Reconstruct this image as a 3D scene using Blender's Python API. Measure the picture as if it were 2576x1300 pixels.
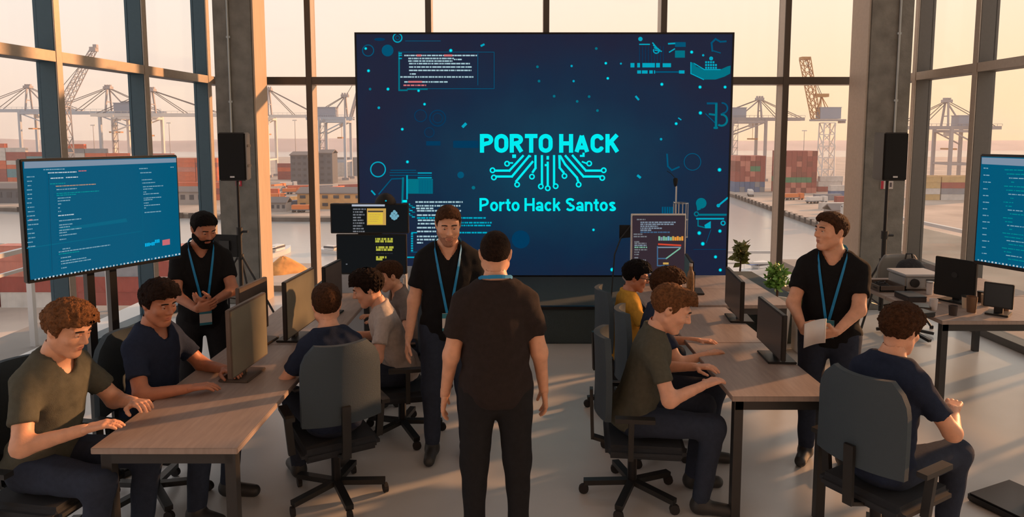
import bpy, bmesh, math, random
import numpy as np
from mathutils import Vector, Matrix

for o in list(bpy.data.objects):
    bpy.data.objects.remove(o, do_unlink=True)
scene = bpy.context.scene
COL = scene.collection

# ------------------------------------------------------------------ camera
F, PCX, PCY, ZC = 1700.0, 1288.0, 500.0, 2.18
PITCH = math.atan(160 / F)
cam_d = bpy.data.cameras.new('camera')
cam = bpy.data.objects.new('camera', cam_d)
COL.objects.link(cam)
cam.location = (0, 0, ZC)
cam.rotation_euler = (math.pi / 2 - PITCH, 0, 0)
cam_d.sensor_width = 36
cam_d.lens = F / 2576 * 36
cam_d.shift_y = -(650 - PCY) / 2576
cam_d.clip_start, cam_d.clip_end = 0.05, 9000
scene.camera = cam

# ------------------------------------------------------------------ world, sun, exposure
vs = scene.view_settings
vs.view_transform = 'Standard'
vs.look = 'None'
vs.gamma = 1.0
vs.use_curve_mapping = False
vs.exposure = 0.0

SUN_AZ, SUN_EL = math.radians(28), math.radians(12)      # azimuth from +X towards +Y
SUN = Vector((math.cos(SUN_AZ) * math.cos(SUN_EL), math.sin(SUN_AZ) * math.cos(SUN_EL), math.sin(SUN_EL)))
sl = bpy.data.lights.new('sun', 'SUN')
sl.energy = 6.0
sl.color = (1.0, 0.47, 0.20)
sl.angle = math.radians(1.5)
so = bpy.data.objects.new('sun', sl)
COL.objects.link(so)
so.rotation_euler = SUN.to_track_quat('Z', 'Y').to_euler()
so.location = (30, 5, 12)

world = bpy.data.worlds.new('world')
scene.world = world
world.use_nodes = True
wt = world.node_tree
wt.nodes.clear()
def wn(t, **kw):
    n = wt.nodes.new(t)
    for k, v in kw.items():
        setattr(n, k, v)
    return n
wl = wt.links.new
tc = wn('ShaderNodeTexCoord')
sx = wn('ShaderNodeSeparateXYZ'); wl(tc.outputs['Generated'], sx.inputs[0])
ramp = wn('ShaderNodeValToRGB')
mp = wn('ShaderNodeMapRange'); mp.inputs[1].default_value = -0.2; mp.inputs[2].default_value = 1.0
wl(sx.outputs['Z'], mp.inputs[0]); wl(mp.outputs[0], ramp.inputs[0])
cr = ramp.color_ramp
stops = [(0.0, (.72, .58, .52)), (.165, (.88, .69, .58)), (.22, (.90, .73, .62)), (.30, (.88, .77, .69)),
         (.42, (.88, .82, .77)), (.65, (.66, .68, .72)), (1.0, (.42, .48, .58))]
cr.elements[0].position, cr.elements[0].color = stops[0][0], (*stops[0][1], 1)
cr.elements[1].position, cr.elements[1].color = stops[-1][0], (*stops[-1][1], 1)
for p, c in stops[1:-1]:
    e = cr.elements.new(p); e.color = (*c, 1)
dt = wn('ShaderNodeVectorMath', operation='DOT_PRODUCT')
wl(tc.outputs['Generated'], dt.inputs[0]); dt.inputs[1].default_value = SUN
h1 = wn('ShaderNodeMapRange'); h1.inputs[1].default_value = -0.5
h1.inputs[2].default_value = 1.0
wl(dt.outputs['Value'], h1.inputs[0])
pw = wn('ShaderNodeMath', operation='POWER'); wl(h1.outputs[0], pw.inputs[0]); pw.inputs[1].default_value = 1.7
gl = wn('ShaderNodeValToRGB')
wl(mp.outputs[0], gl.inputs[0])
gl.color_ramp.elements[0].position, gl.color_ramp.elements[0].color = .16, (1.0, .68, .33, 1)
gl.color_ramp.elements[1].position, gl.color_ramp.elements[1].color = .50, (1.0, .92, .83, 1)
mx = wn('ShaderNodeMix', data_type='RGBA')
wl(pw.outputs[0], mx.inputs[0]); wl(ramp.outputs[0], mx.inputs[6]); wl(gl.outputs[0], mx.inputs[7])
mpg = wn('ShaderNodeMapping'); mpg.inputs['Scale'].default_value = (2.2, 2.2, 11)
mpg.inputs['Location'].default_value = (.35, .2, .4)
wl(tc.outputs['Generated'], mpg.inputs[0])
ns = wn('ShaderNodeTexNoise'); ns.inputs['Scale'].default_value = 1.6; ns.inputs['Detail'].default_value = 6
wl(mpg.outputs[0], ns.inputs[0])
cmr = wn('ShaderNodeMapRange'); cmr.inputs[1].default_value = .57; cmr.inputs[2].default_value = .75
cmr.inputs[4].default_value = .42
wl(ns.outputs[0], cmr.inputs[0])
mx2 = wn('ShaderNodeMix', data_type='RGBA')
wl(cmr.outputs[0], mx2.inputs[0]); wl(mx.outputs[2], mx2.inputs[6]); mx2.inputs[7].default_value = (.68, .53, .50, 1)
bg = wn('ShaderNodeBackground'); bg.inputs[1].default_value = 1.17
wl(mx2.outputs[2], bg.inputs[0])
wo = wn('ShaderNodeOutputWorld'); wl(bg.outputs[0], wo.inputs[0])

# ------------------------------------------------------------------ pixel helpers
SP, CP = math.sin(PITCH), math.cos(PITCH)
def ray(px, py):
    u, v = (px - PCX) / F, (PCY - py) / F
    return Vector((u, CP + v * SP, v * CP - SP))
CAM = Vector((0, 0, ZC))
def at_t(px, py, t): return CAM + ray(px, py) * t            # t = depth along the view axis
def at_Y(px, py, Y):
    d = ray(px, py); return CAM + d * (Y / d.y)
def at_z(px, py, z):
    d = ray(px, py); return CAM + d * ((z - ZC) / d.z)
def at_plane(px, py, p0, n):
    d = ray(px, py); return CAM + d * ((p0 - CAM).dot(n) / d.dot(n))

# ------------------------------------------------------------------ materials
MATS = {}
def mat(name, col, rough=.6, metal=0.0, var=.0, vscale=8.0, bump=0.0, bscale=60.0, spec=.5, emit=None, es=1.0, coat=0.0, stretch=None):
    if name in MATS: return MATS[name]
    m = bpy.data.materials.new(name); m.use_nodes = True
    nt = m.node_tree; b = nt.nodes['Principled BSDF']
    b.inputs['Base Color'].default_value = (*col, 1)
    b.inputs['Roughness'].default_value = rough
    b.inputs['Metallic'].default_value = metal
    b.inputs['Specular IOR Level'].default_value = spec
    b.inputs['Coat Weight'].default_value = coat
    if emit is not None:
        b.inputs['Emission Color'].default_value = (*emit, 1)
        b.inputs['Emission Strength'].default_value = es
    if var > 0 or bump > 0:
        t = nt.nodes.new('ShaderNodeTexCoord')
        src = t.outputs['Object']
        if stretch:
            mpn = nt.nodes.new('ShaderNodeMapping'); mpn.inputs['Scale'].default_value = stretch
            nt.links.new(src, mpn.inputs[0]); src = mpn.outputs[0]
    if var > 0:
        n = nt.nodes.new('ShaderNodeTexNoise'); n.inputs['Scale'].default_value = vscale; n.inputs['Detail'].default_value = 5
        nt.links.new(src, n.inputs[0])
        r = nt.nodes.new('ShaderNodeMapRange'); r.inputs[1].default_value = .3; r.inputs[2].default_value = .7
        r.inputs[3].default_value = 1 - var; r.inputs[4].default_value = 1 + var
        nt.links.new(n.outputs[0], r.inputs[0])
        mxx = nt.nodes.new('ShaderNodeMix'); mxx.data_type = 'RGBA'; mxx.blend_type = 'MULTIPLY'
        mxx.inputs[0].default_value = 1; mxx.inputs[6].default_value = (*col, 1)
        nt.links.new(r.outputs[0], mxx.inputs[7])
        nt.links.new(mxx.outputs[2], b.inputs['Base Color'])
    if bump > 0:
        n2 = nt.nodes.new('ShaderNodeTexNoise'); n2.inputs['Scale'].default_value = bscale; n2.inputs['Detail'].default_value = 4
        nt.links.new(src, n2.inputs[0])
        bn = nt.nodes.new('ShaderNodeBump'); bn.inputs['Strength'].default_value = bump; bn.inputs['Distance'].default_value = .02
        nt.links.new(n2.outputs[0], bn.inputs['Height']); nt.links.new(bn.outputs[0], b.inputs['Normal'])
    MATS[name] = m
    return m
def emis(name, col, s=1.0):
    return mat(name, (.004, .005, .006), .6, 0, emit=col, es=s, spec=0.0)

def glass_mat(name, tint=(.97, .97, .97), refl=1.0):
    m = bpy.data.materials.new(name); m.use_nodes = True; nt = m.node_tree; nt.nodes.clear()
    o = nt.nodes.new('ShaderNodeOutputMaterial'); tr = nt.nodes.new('ShaderNodeBsdfTransparent'); g = nt.nodes.new('ShaderNodeBsdfGlossy')
    tr.inputs[0].default_value = (*tint, 1); g.inputs['Roughness'].default_value = .01
    fr = nt.nodes.new('ShaderNodeFresnel'); fr.inputs[0].default_value = 1.30
    ml = nt.nodes.new('ShaderNodeMath'); ml.operation = 'MULTIPLY'; ml.inputs[1].default_value = refl
    geo = nt.nodes.new('ShaderNodeNewGeometry'); inv = nt.nodes.new('ShaderNodeMath'); inv.operation = 'SUBTRACT'; inv.inputs[0].default_value = 1
    nt.links.new(geo.outputs['Backfacing'], inv.inputs[1]); m0_ = nt.nodes.new('ShaderNodeMath'); m0_.operation = 'MULTIPLY'   # no total reflection on the way out of the sheet
    nt.links.new(fr.outputs[0], m0_.inputs[0]); nt.links.new(inv.outputs[0], m0_.inputs[1]); nt.links.new(m0_.outputs[0], ml.inputs[0])
    ms = nt.nodes.new('ShaderNodeMixShader'); nt.links.new(ml.outputs[0], ms.inputs[0])
    nt.links.new(tr.outputs[0], ms.inputs[1]); nt.links.new(g.outputs[0], ms.inputs[2]); nt.links.new(ms.outputs[0], o.inputs[0])
    MATS[name] = m
    return m

# ------------------------------------------------------------------ mesh builder
class MB:
    def __init__(s): s.v, s.f = [], []
    def add(s, vs_, fs):
        b = len(s.v); s.v += [tuple(v) for v in vs_]; s.f += [tuple(i + b for i in f) for f in fs]; return s
    def box(s, c, d, R=None):
        c = Vector(c); hx, hy, hz = d[0] / 2, d[1] / 2, d[2] / 2
        vs_ = [Vector((x, y, z)) for x in (-hx, hx) for y in (-hy, hy) for z in (-hz, hz)]
        if R is not None: vs_ = [R @ v for v in vs_]
        return s.add([c + v for v in vs_], [(0, 1, 3, 2), (4, 6, 7, 5), (0, 4, 5, 1), (2, 3, 7, 6), (0, 2, 6, 4), (1, 5, 7, 3)])
    def span(s, a, b):
        return s.box([(a[i] + b[i]) / 2 for i in range(3)], [abs(b[i] - a[i]) for i in range(3)])
    def cyl(s, p0, p1, r0, r1=None, n=12):
        p0, p1 = Vector(p0), Vector(p1); r1 = r0 if r1 is None else r1
        q = (p1 - p0).to_track_quat('Z', 'Y'); vs_, fs = [], []
        for p, r in ((p0, r0), (p1, r1)):
            vs_ += [p + q @ Vector((r * math.cos(2 * math.pi * i / n), r * math.sin(2 * math.pi * i / n), 0)) for i in range(n)]
        fs = [(i, (i + 1) % n, n + (i + 1) % n, n + i) for i in range(n)] + [tuple(range(n - 1, -1, -1)), tuple(range(n, 2 * n))]
        return s.add(vs_, fs)
    def beam(s, p0, p1, w, h=None):
        p0, p1 = Vector(p0), Vector(p1); h = w if h is None else h
        d = p1 - p0; q = d.to_track_quat('Z', 'Y').to_matrix()
        if abs(d.normalized().z) < .95:
            x = d.cross(Vector((0, 0, 1))).normalized(); y = x.cross(d).normalized()
            q = Matrix((x, y, d.normalized())).transposed()
        return s.box((p0 + p1) / 2, (w, h, d.length), q)
    def tube(s, pts, r, n=8):
        for a, b in zip(pts[:-1], pts[1:]): s.cyl(a, b, r, r, n)
        return s
    def lathe(s, prof, n=16, o=(0, 0, 0)):
        o = Vector(o); vs_ = [o + Vector((r * math.cos(2 * math.pi * i / n), r * math.sin(2 * math.pi * i / n), z)) for r, z in prof for i in range(n)]
        m = len(prof); fs = [(k * n + i, k * n + (i + 1) % n, (k + 1) * n + (i + 1) % n, (k + 1) * n + i) for k in range(m - 1) for i in range(n)]
        fs += [tuple(range(n - 1, -1, -1)), tuple(range((m - 1) * n, m * n))]
        return s.add(vs_, fs)
    def prism(s, pts, ext):
        ext = Vector(ext); n = len(pts); pts = [Vector(p) for p in pts]
        return s.add(pts + [p + ext for p in pts], [tuple(range(n - 1, -1, -1)), tuple(range(n, 2 * n))] + [(i, (i + 1) % n, n + (i + 1) % n, n + i) for i in range(n)])
    def build(s, name, m, parent=None, local=False, smooth=False, bevel=0.0, seg=2):
        me = bpy.data.meshes.new(name)
        off = Vector((0, 0, 0))
        if parent is not None and not local:
            off = Vector(parent.location)
            if parent.parent is not None: off = off + Vector(parent.parent.location)
        me.from_pydata([tuple(Vector(v) - off) for v in s.v], [], s.f)
        if bevel > 0:
            bm = bmesh.new(); bm.from_mesh(me)
            es = [e for e in bm.edges if len(e.link_faces) == 2 and e.calc_face_angle(0) > .6]
            bmesh.ops.bevel(bm, geom=es, offset=bevel, segments=seg, affect='EDGES', clamp_overlap=True)
            bm.to_mesh(me); bm.free()
        bm = bmesh.new(); bm.from_mesh(me); bmesh.ops.recalc_face_normals(bm, faces=bm.faces); bm.to_mesh(me); bm.free()
        if smooth:
            me.polygons.foreach_set('use_smooth', [True] * len(me.polygons))
            try: me.set_sharp_from_angle(angle=math.radians(40))
            except Exception: pass
        me.materials.append(MATS[m] if isinstance(m, str) else m)
        o = bpy.data.objects.new(name, me); COL.objects.link(o)
        if parent is not None: o.parent = parent
        return o

def tag(o, label, cat, group=None, kind=None):
    o['label'] = label; o['category'] = cat
    if group: o['group'] = group
    if kind: o['kind'] = kind
    return o
def thing(name, label, cat, loc=(0, 0, 0), group=None, rz=0.0):
    o = bpy.data.objects.new(name, None); COL.objects.link(o)
    o.location = loc; o.rotation_euler = (0, 0, rz); o.empty_display_size = .1
    return tag(o, label, cat, group)
def struct(o, label=None, cat=None):
    o['kind'] = 'structure'
    if label: o['label'] = label
    if cat: o['category'] = cat
    return o
def copy_tree(o, parent=None):
    c = o.copy(); COL.objects.link(c)
    if parent is not None: c.parent = parent
    for ch in list(o.children): copy_tree(ch, c)
    return c

# base materials
mat('floor', (.60, .59, .57), .28, var=.05, vscale=2, bump=.02, bscale=30)
mat('rear_wall', (.62, .60, .58), .9, var=.05)
mat('ceiling', (.75, .74, .72), .9, var=.05)
mat('concrete', (.225, .222, .202), .85, var=.22, vscale=5, bump=.25, bscale=45)
mat('lit_tan_metal', (.40, .34, .28), .4, .2, var=.05, vscale=30)  # sunlit tan of the fins' inner faces is put into this colour
mat('timber', (.52, .40, .29), .55, var=.14, vscale=5, stretch=(30, 30, .6))
mat('slate_metal', (.040, .085, .115), .45, .25, var=.04, vscale=30)
mat('grey_metal', (.125, .115, .102), .5, .2, var=.04, vscale=30)
mat('bronze_shade', (.11, .093, .076), .45, .2)  # shade of the back fins' fronts, put in as a darker bronze
mat('bronze_lit', (.46, .37, .29), .4, .25, var=.05, vscale=30)  # same bronze lightened, sunlight on the fin sides put into the colour
mat('black_plastic', (.012, .012, .012), .5)
mat('black_matte', (.008, .008, .008), .8, bump=.2, bscale=400)
mat('dark_metal', (.02, .02, .022), .35, .6)
mat('silver', (.55, .56, .57), .3, .8)
mat('white_paint', (.75, .74, .72), .4)
mat('grey_plastic', (.30, .31, .31), .45)
mat('pale_grey', (.45, .46, .48), .5)
mat('stage_carpet', (.05, .07, .075), .9, var=.12, vscale=90, bump=.4, bscale=500)
mat('desk_top', (.33, .26, .225), .5, var=.10, vscale=6, stretch=(8, 1, 1))
mat('desk_leg', (.05, .05, .05), .4, .5)
mat('conduit', (.42, .46, .47), .35, .6)
mat('galv', (.62, .62, .62), .4, .3)
glass_mat('pane_glass', (.99, .99, .99), refl=.8)
glass_mat('rail_glass', (.80, .84, .84), 1.6)

# ================================================================== ROOM SHELL
def slab(name, a, b, m, label, cat):
    return struct(MB().span(a, b).build(name, m), label, cat)
slab('floor', (-4.9, -3, -.25), (5.35, 9.62, 0), 'floor', 'pale polished concrete floor of the hall', 'floor')
slab('wall_rear', (-4.9, -3.2, 0), (5.35, -3, 5.2), 'rear_wall', 'unseen plain grey rear wall added to cut light from behind', 'wall')  # unseen wall, added to reduce the light coming from behind
slab('ceiling', (-4.9, -3, 5.2), (5.35, 9.62, 5.4), 'ceiling', 'plain grey ceiling high above the hall', 'ceiling')

ZT = 2.92           # transom centre height
def glazing(name, label, p0, d, n, fins, s0, s1, fin_w, depth, m, z1=5.2, th=.10, pane_m='pane_glass', cap='lit_tan_metal'):
    """a glazed wall: inner plane through p0 along d, n points into the room; fins start at each s of fins"""
    p0, d, n = Vector((*p0, 0)), Vector((*d, 0)).normalized(), Vector((*n, 0)).normalized()
    root = bpy.data.objects.new(name, None); COL.objects.link(root); root.location = p0 + d * s0
    struct(root, label, 'window')
    R = Matrix((d, n, Vector((0, 0, 1)))).transposed()
    def bx(nm, a, b, m_, bev=0.0):      # a,b = (s, off, z) with off measured into the room
        c = p0 + d * ((a[0] + b[0]) / 2) + n * ((a[1] + b[1]) / 2) + Vector((0, 0, (a[2] + b[2]) / 2))
        return MB().box(c, [abs(a[i] - b[i]) for i in range(3)], R).build(nm, m_, root, bevel=bev)
    for s in fins:
        bx('mullion', (s, -depth, 0), (s + fin_w, -.016, z1), m, .004)
        bx('mullion_tone_cap', (s, -.016, 0), (s + fin_w, 0, z1), cap, .003)
    edges = [s0] + [s for s in fins] + [s1]
    starts = [s0] + [s + fin_w for s in fins]
    ends = list(fins) + [s1]
    for a, b in zip(starts, ends):
        if b - a < .03: continue
        bx('transom', (a, -depth, ZT - th / 2), (b, -.016, ZT + th / 2), m, .003)
        bx('transom_tone_cap', (a, -.016, ZT - th / 2), (b, -.004, ZT + th / 2), cap, .003)  # added strip with the same painted tone along the transom front
        bx('sill', (a, -depth, 0), (b, -.02, .08), m, .003)
        bx('pane', (a, -depth + .03, .08), (b, -depth + .042, ZT - th / 2), pane_m)
        bx('pane', (a, -depth + .03, ZT + th / 2), (b, -depth + .042, z1), pane_m)
    return root

# left glazed wall, slightly splayed
LA, LB = Vector((-4.36, 5.86, 0)), Vector((-4.02, 9.29, 0))
LD = (LB - LA).normalized(); LN = Vector((LD.y, -LD.x, 0))
def left_s(px, py=205): return (at_plane(px, py, LA, LN) - LA).dot(LD)
lf = [left_s(146, 210), left_s(366, 210), left_s(525, 210)]
sp = lf[1] - lf[0]
lf = [lf[0] - 3 * sp, lf[0] - 2 * sp, lf[0] - sp] + lf
glazing('window_1', 'glazed wall of slate blue fins beside the wide television', LA.xy, LD.xy, LN.xy, lf, -8.6, 3.75, .075, .215, 'slate_metal')
# back glazed wall
YB = 9.3
bf = [at_Y(p, 150, YB).x - .04 for p in (775, 1078, 1374, 1669, 1980)]
bf = [-4.0] + bf + [bf[-1] + 1.60]
glazing('window_2', 'glazed wall of bronze grey fins behind the video wall', (0, YB), (1, 0), (0, -1), bf, -4.02, 5.1, .08, .24, 'bronze_lit', cap='bronze_shade')
# right glazed wall
XR = 5.09
rs = [at_plane(p, 190, Vector((XR, 0, 0)), Vector((1, 0, 0))).y for p in (2303, 2456)]
rsp = rs[0] - rs[1]
rf = sorted([rs[1] - k * rsp for k in range(-1, 9)])
glazing('window_3', 'glazed wall of warm grey fins beside the concrete column', (XR, 0), (0, 1), (-1, 0), rf, -3, 9.5, .075, .215, 'grey_metal', cap='lit_tan_metal')

# concrete columns with conduit
def column(pxl, pxr, Y, depth, label, pxc, zc):
    a, b = at_Y(pxl, 200, Y).x, at_Y(pxr, 200, Y).x
    t = thing('concrete_column', label, 'column', ((a + b) / 2, Y + depth / 2, 0))
    MB().span((a, Y, 0), (b, Y + depth, 5.2)).build('shaft', 'concrete', t, bevel=.012)
    xs_ = b if a < 0 else a; MB().span((xs_, Y + .01, 0), (xs_ + (.02 if a < 0 else -.02), Y + depth, 5.2)).build('side_cladding', 'timber' if a < 0 else 'lit_tan_metal', t)
    x = at_Y(pxc, 200, Y).x
    MB().cyl((x, Y - .014, zc), (x, Y - .014, 5.2), .013, n=10).build('conduit', 'conduit', t, smooth=True)
    for z in (2.6, 3.4, 4.2):
        MB().box((x, Y - .010, z), (.05, .02, .025)).build('clip', 'conduit', t)
    return t
column(540, 637, 8.6, .42, 'grey concrete column with conduit behind the left tripod speaker', 579, 1.9)
column(2184, 2292, 8.3, .42, 'grey concrete column with conduit beside the right glazed wall', 2255, 1.9)
# safety signs on the columns
mat('sign_red', (.55, .03, .06), .5); mat('sign_white', (.7, .66, .64), .5); mat('sign_dark', (.12, .10, .12), .5)
def sign(px0, px1, py0, py1, Y, label, red_left):
    a, b = at_Y(px0, py1, Y), at_Y(px1, py0, Y)
    t = thing('safety_sign', label, 'sign', (a.x, Y, a.z))
    MB().span((a.x, Y - .012, a.z), (b.x, Y - .001, b.z)).build('plate', 'sign_white' if red_left else 'sign_red', t)
    w, h = b.x - a.x, b.z - a.z
    if red_left:
        MB().span((a.x, Y - .014, a.z), (a.x + w * .22, Y - .012, b.z)).build('red_band', 'sign_red', t)
        for k in (.42, .72):
            MB().span((a.x + w * k, Y - .014, a.z + h * .25), (a.x + w * (k + .16), Y - .012, a.z + h * .8)).build('symbol', 'sign_dark', t)
    else:
        MB().span((a.x + w * .2, Y - .014, a.z + h * .25), (a.x + w * .75, Y - .012, a.z + h * .7)).build('symbol', 'sign_white', t)
sign(594, 608, 452, 468, 8.6, 'small crimson safety sign on concrete column under black speaker', False)
sign(2214, 2246, 455, 475, 8.3, 'small white safety sign with red edge on concrete column', True)

# ================================================================== STAGE AND VIDEO WALL
YS = 8.4
ST = at_Y(1400, 692, YS).z
st = thing('stage_platform', 'low stage platform covered in dark grey carpet under the video wall', 'stage', (.4, 7.7, 0))
MB().span((-2.35, 6.92, 0), (3.15, 8.75, ST - .02)).build('deck', 'stage_carpet', st, bevel=.01)
MB().span((-2.36, 6.90, ST - .05), (3.16, 6.95, ST - .018)).build('edge_trim', 'dark_metal', st)

# video wall: screen face at YS, picture given in photo pixels projected on that plane
def led_material():
    m = bpy.data.materials.new('led_picture'); m.use_nodes = True; nt = m.node_tree
    b = nt.nodes['Principled BSDF']; b.inputs['Base Color'].default_value = (.006, .008, .012, 1); b.inputs['Roughness'].default_value = .6
    b.inputs['Specular IOR Level'].default_value = .2
    t = nt.nodes.new('ShaderNodeTexCoord'); mpn = nt.nodes.new('ShaderNodeMapping')
    nt.links.new(t.outputs['Object'], mpn.inputs[0])
    mpn.inputs['Location'].default_value = (-.05, 0, .10); mpn.inputs['Scale'].default_value = (.42, 0, .62)
    g = nt.nodes.new('ShaderNodeTexGradient'); g.gradient_type = 'SPHERICAL'; nt.links.new(mpn.outputs[0], g.inputs[0])
    n = nt.nodes.new('ShaderNodeTexNoise'); n.inputs['Scale'].default_value = 2.2; nt.links.new(t.outputs['Object'], n.inputs[0])
    ad = nt.nodes.new('ShaderNodeMath'); ad.operation = 'MULTIPLY_ADD'; nt.links.new(n.outputs[0], ad.inputs[0]); ad.inputs[1].default_value = .35
    nt.links.new(g.outputs[0], ad.inputs[2])
    r = nt.nodes.new('ShaderNodeValToRGB'); nt.links.new(ad.outputs[0], r.inputs[0])
    r.color_ramp.elements[0].position, r.color_ramp.elements[0].color = .14, (.0085, .0125, .036, 1)
    r.color_ramp.elements[1].position, r.color_ramp.elements[1].color = 1.0, (.001, .040, .082, 1)
    e = r.color_ramp.elements.new(.5); e.color = (.002, .019, .052, 1)
    # fine pixel grid of the modules
    v = nt.nodes.new('ShaderNodeTexNoise'); v.inputs['Scale'].default_value = 160; nt.links.new(t.outputs['Object'], v.inputs[0])
    mr = nt.nodes.new('ShaderNodeMapRange'); mr.inputs[3].default_value = .7; mr.inputs[4].default_value = 1.3; nt.links.new(v.outputs[0], mr.inputs[0])
    mm = nt.nodes.new('ShaderNodeMix'); mm.data_type = 'RGBA'; mm.blend_type = 'MULTIPLY'; mm.inputs[0].default_value = 1
    nt.links.new(r.outputs[0], mm.inputs[6]); nt.links.new(mr.outputs[0], mm.inputs[7])
    nt.links.new(mm.outputs[2], b.inputs['Emission Color']); b.inputs['Emission Strength'].default_value = 1.0
    MATS['led_picture'] = m
led_material()
a, b = at_Y(909, 692, YS), at_Y(1843, 86, YS)
LED = thing('video_wall', 'large dark blue video wall showing cyan PORTO HACK lettering', 'screen', ((a.x + b.x) / 2, YS + .06, ST - .02))
fr = MB(); fw = .022
fr.span((a.x - fw, YS - .006, ST - .02), (a.x, YS + .12, b.z + fw)).span((b.x, YS - .006, ST - .02), (b.x + fw, YS + .12, b.z + fw))
fr.span((a.x, YS - .006, b.z), (b.x, YS + .12, b.z + fw)).span((a.x, YS - .006, ST - .02), (b.x, YS + .12, a.z))
fr.build('frame', 'dark_metal', LED)
panel = MB().span((a.x, 0, a.z), (b.x, .1, b.z))
cx, cz = (a.x + b.x) / 2, (a.z + b.z) / 2
pm = MB(); pm.v = [(v[0] - cx, v[1], v[2] - cz) for v in panel.v]; pm.f = panel.f
po = pm.build('screen', 'led_picture', LED, local=True); po.location = (0, -.06, cz - (ST - .02))
# back bracing of the wall
for x in (a.x + .5, cx, b.x - .5):
    MB().beam((x, YS + .15, ST), (x, YS + .15, b.z - .2), .05).beam((x, YS + .15, 2.4), (x, YS + .32, ST), .04).build('back_brace', 'dark_metal', LED)

C_TXT = emis('led_cyan', (0.0, .83, .87), 1.0); C_MID = emis('led_mid', (0.0, .36, .50), 1.0); C_DIM = emis('led_dim', (.0, .085, .17), 1.0)
C_WHT = emis('led_white', (.36, .54, .60), 1.0); C_RED = emis('led_red', (.62, .16, .17), 1.0); C_VDIM = emis('led_vdim', (.0, .04, .105), 1.0)
C_TEAL = emis('led_teal', (.0, .16, .22), 1.0)

class Scr:
    """flat picture elements, given in photo pixels, laid on a real screen plane"""
    def __init__(s, root, p0, n, lift=.003): s.root, s.p0, s.n, s.L, s.acc = root, Vector(p0), Vector(n).normalized(), lift, {}
    quad = None
    def P(s, px, py, k=1):
        if s.quad is not None:                     # picture coordinates -> panel rectangle (corner, right, down)
            Hm, c, r, d = s.quad; w = Hm[6] * px + Hm[7] * py + 1
            return c + r * ((Hm[0] * px + Hm[1] * py + Hm[2]) / w) + d * ((Hm[3] * px + Hm[4] * py + Hm[5]) / w) + s.n * (s.L * k)
        return s.P_(px, py, k)
    def P_(s, px, py, k=1): return at_plane(px, py, s.p0 + s.n * (s.L * k), s.n)
    def mb(s, part, m): return s.acc.setdefault((part, m.name if not isinstance(m, str) else m), MB())
    def poly(s, part, m, pts, k=1): s.mb(part, m).add([s.P(x, y, k) for x, y in pts], [tuple(range(len(pts)))])
    def rect(s, part, m, x0, y0, x1, y1, k=1): s.poly(part, m, [(x0, y0), (x1, y0), (x1, y1), (x0, y1)], k)
    def line(s, part, m, pts, w, k=1):
        for (x0, y0), (x1, y1) in zip(pts[:-1], pts[1:]):
            L = math.hypot(x1 - x0, y1 - y0) or 1; dx, dy = (x1 - x0) / L, (y1 - y0) / L; e = w * .4
            x0_, y0_, x1_, y1_ = x0 - dx * e, y0 - dy * e, x1 + dx * e, y1 + dy * e; ox, oy = -dy * w / 2, dx * w / 2
            s.poly(part, m, [(x0_ + ox, y0_ + oy), (x1_ + ox, y1_ + oy), (x1_ - ox, y1_ - oy), (x0_ - ox, y0_ - oy)], k)
    def ring(s, part, m, cx, cy, r, w, n=24, k=1, a0=0, a1=2 * math.pi):
        for i in range(n):
            p, q = a0 + (a1 - a0) * i / n, a0 + (a1 - a0) * (i + 1) / n; ri, ro = r - w / 2, r + w / 2
            s.poly(part, m, [(cx + ri * math.cos(p), cy + ri * math.sin(p)), (cx + ro * math.cos(p), cy + ro * math.sin(p)),
                             (cx + ro * math.cos(q), cy + ro * math.sin(q)), (cx + ri * math.cos(q), cy + ri * math.sin(q))], k)
    def disc(s, part, m, cx, cy, r, k=1, n=14, ry=None):
        ry = ry or r; s.poly(part, m, [(cx + r * math.cos(2 * math.pi * i / n), cy + ry * math.sin(2 * math.pi * i / n)) for i in range(n)], k)
    def words(s, part, m, x0, x1, y, h, rnd, k=1, slope=0.0, gap=.12):
        x = x0
        while x < x1 - 1:
            w = min(rnd.uniform(h * .5, h * 3.2), x1 - x); yy = y + slope * (x - x0); y2 = y + slope * (x + w - x0)
            s.poly(part, m, [(x, yy - h / 2), (x + w, y2 - h / 2), (x + w, y2 + h / 2), (x, yy + h / 2)], k)
            x += w + rnd.uniform(h * .25, h * .6)
    def done(s):
        for (part, m), mb in s.acc.items():
            mb.build(part, m, s.root)['kind'] = 'stuff'

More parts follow.
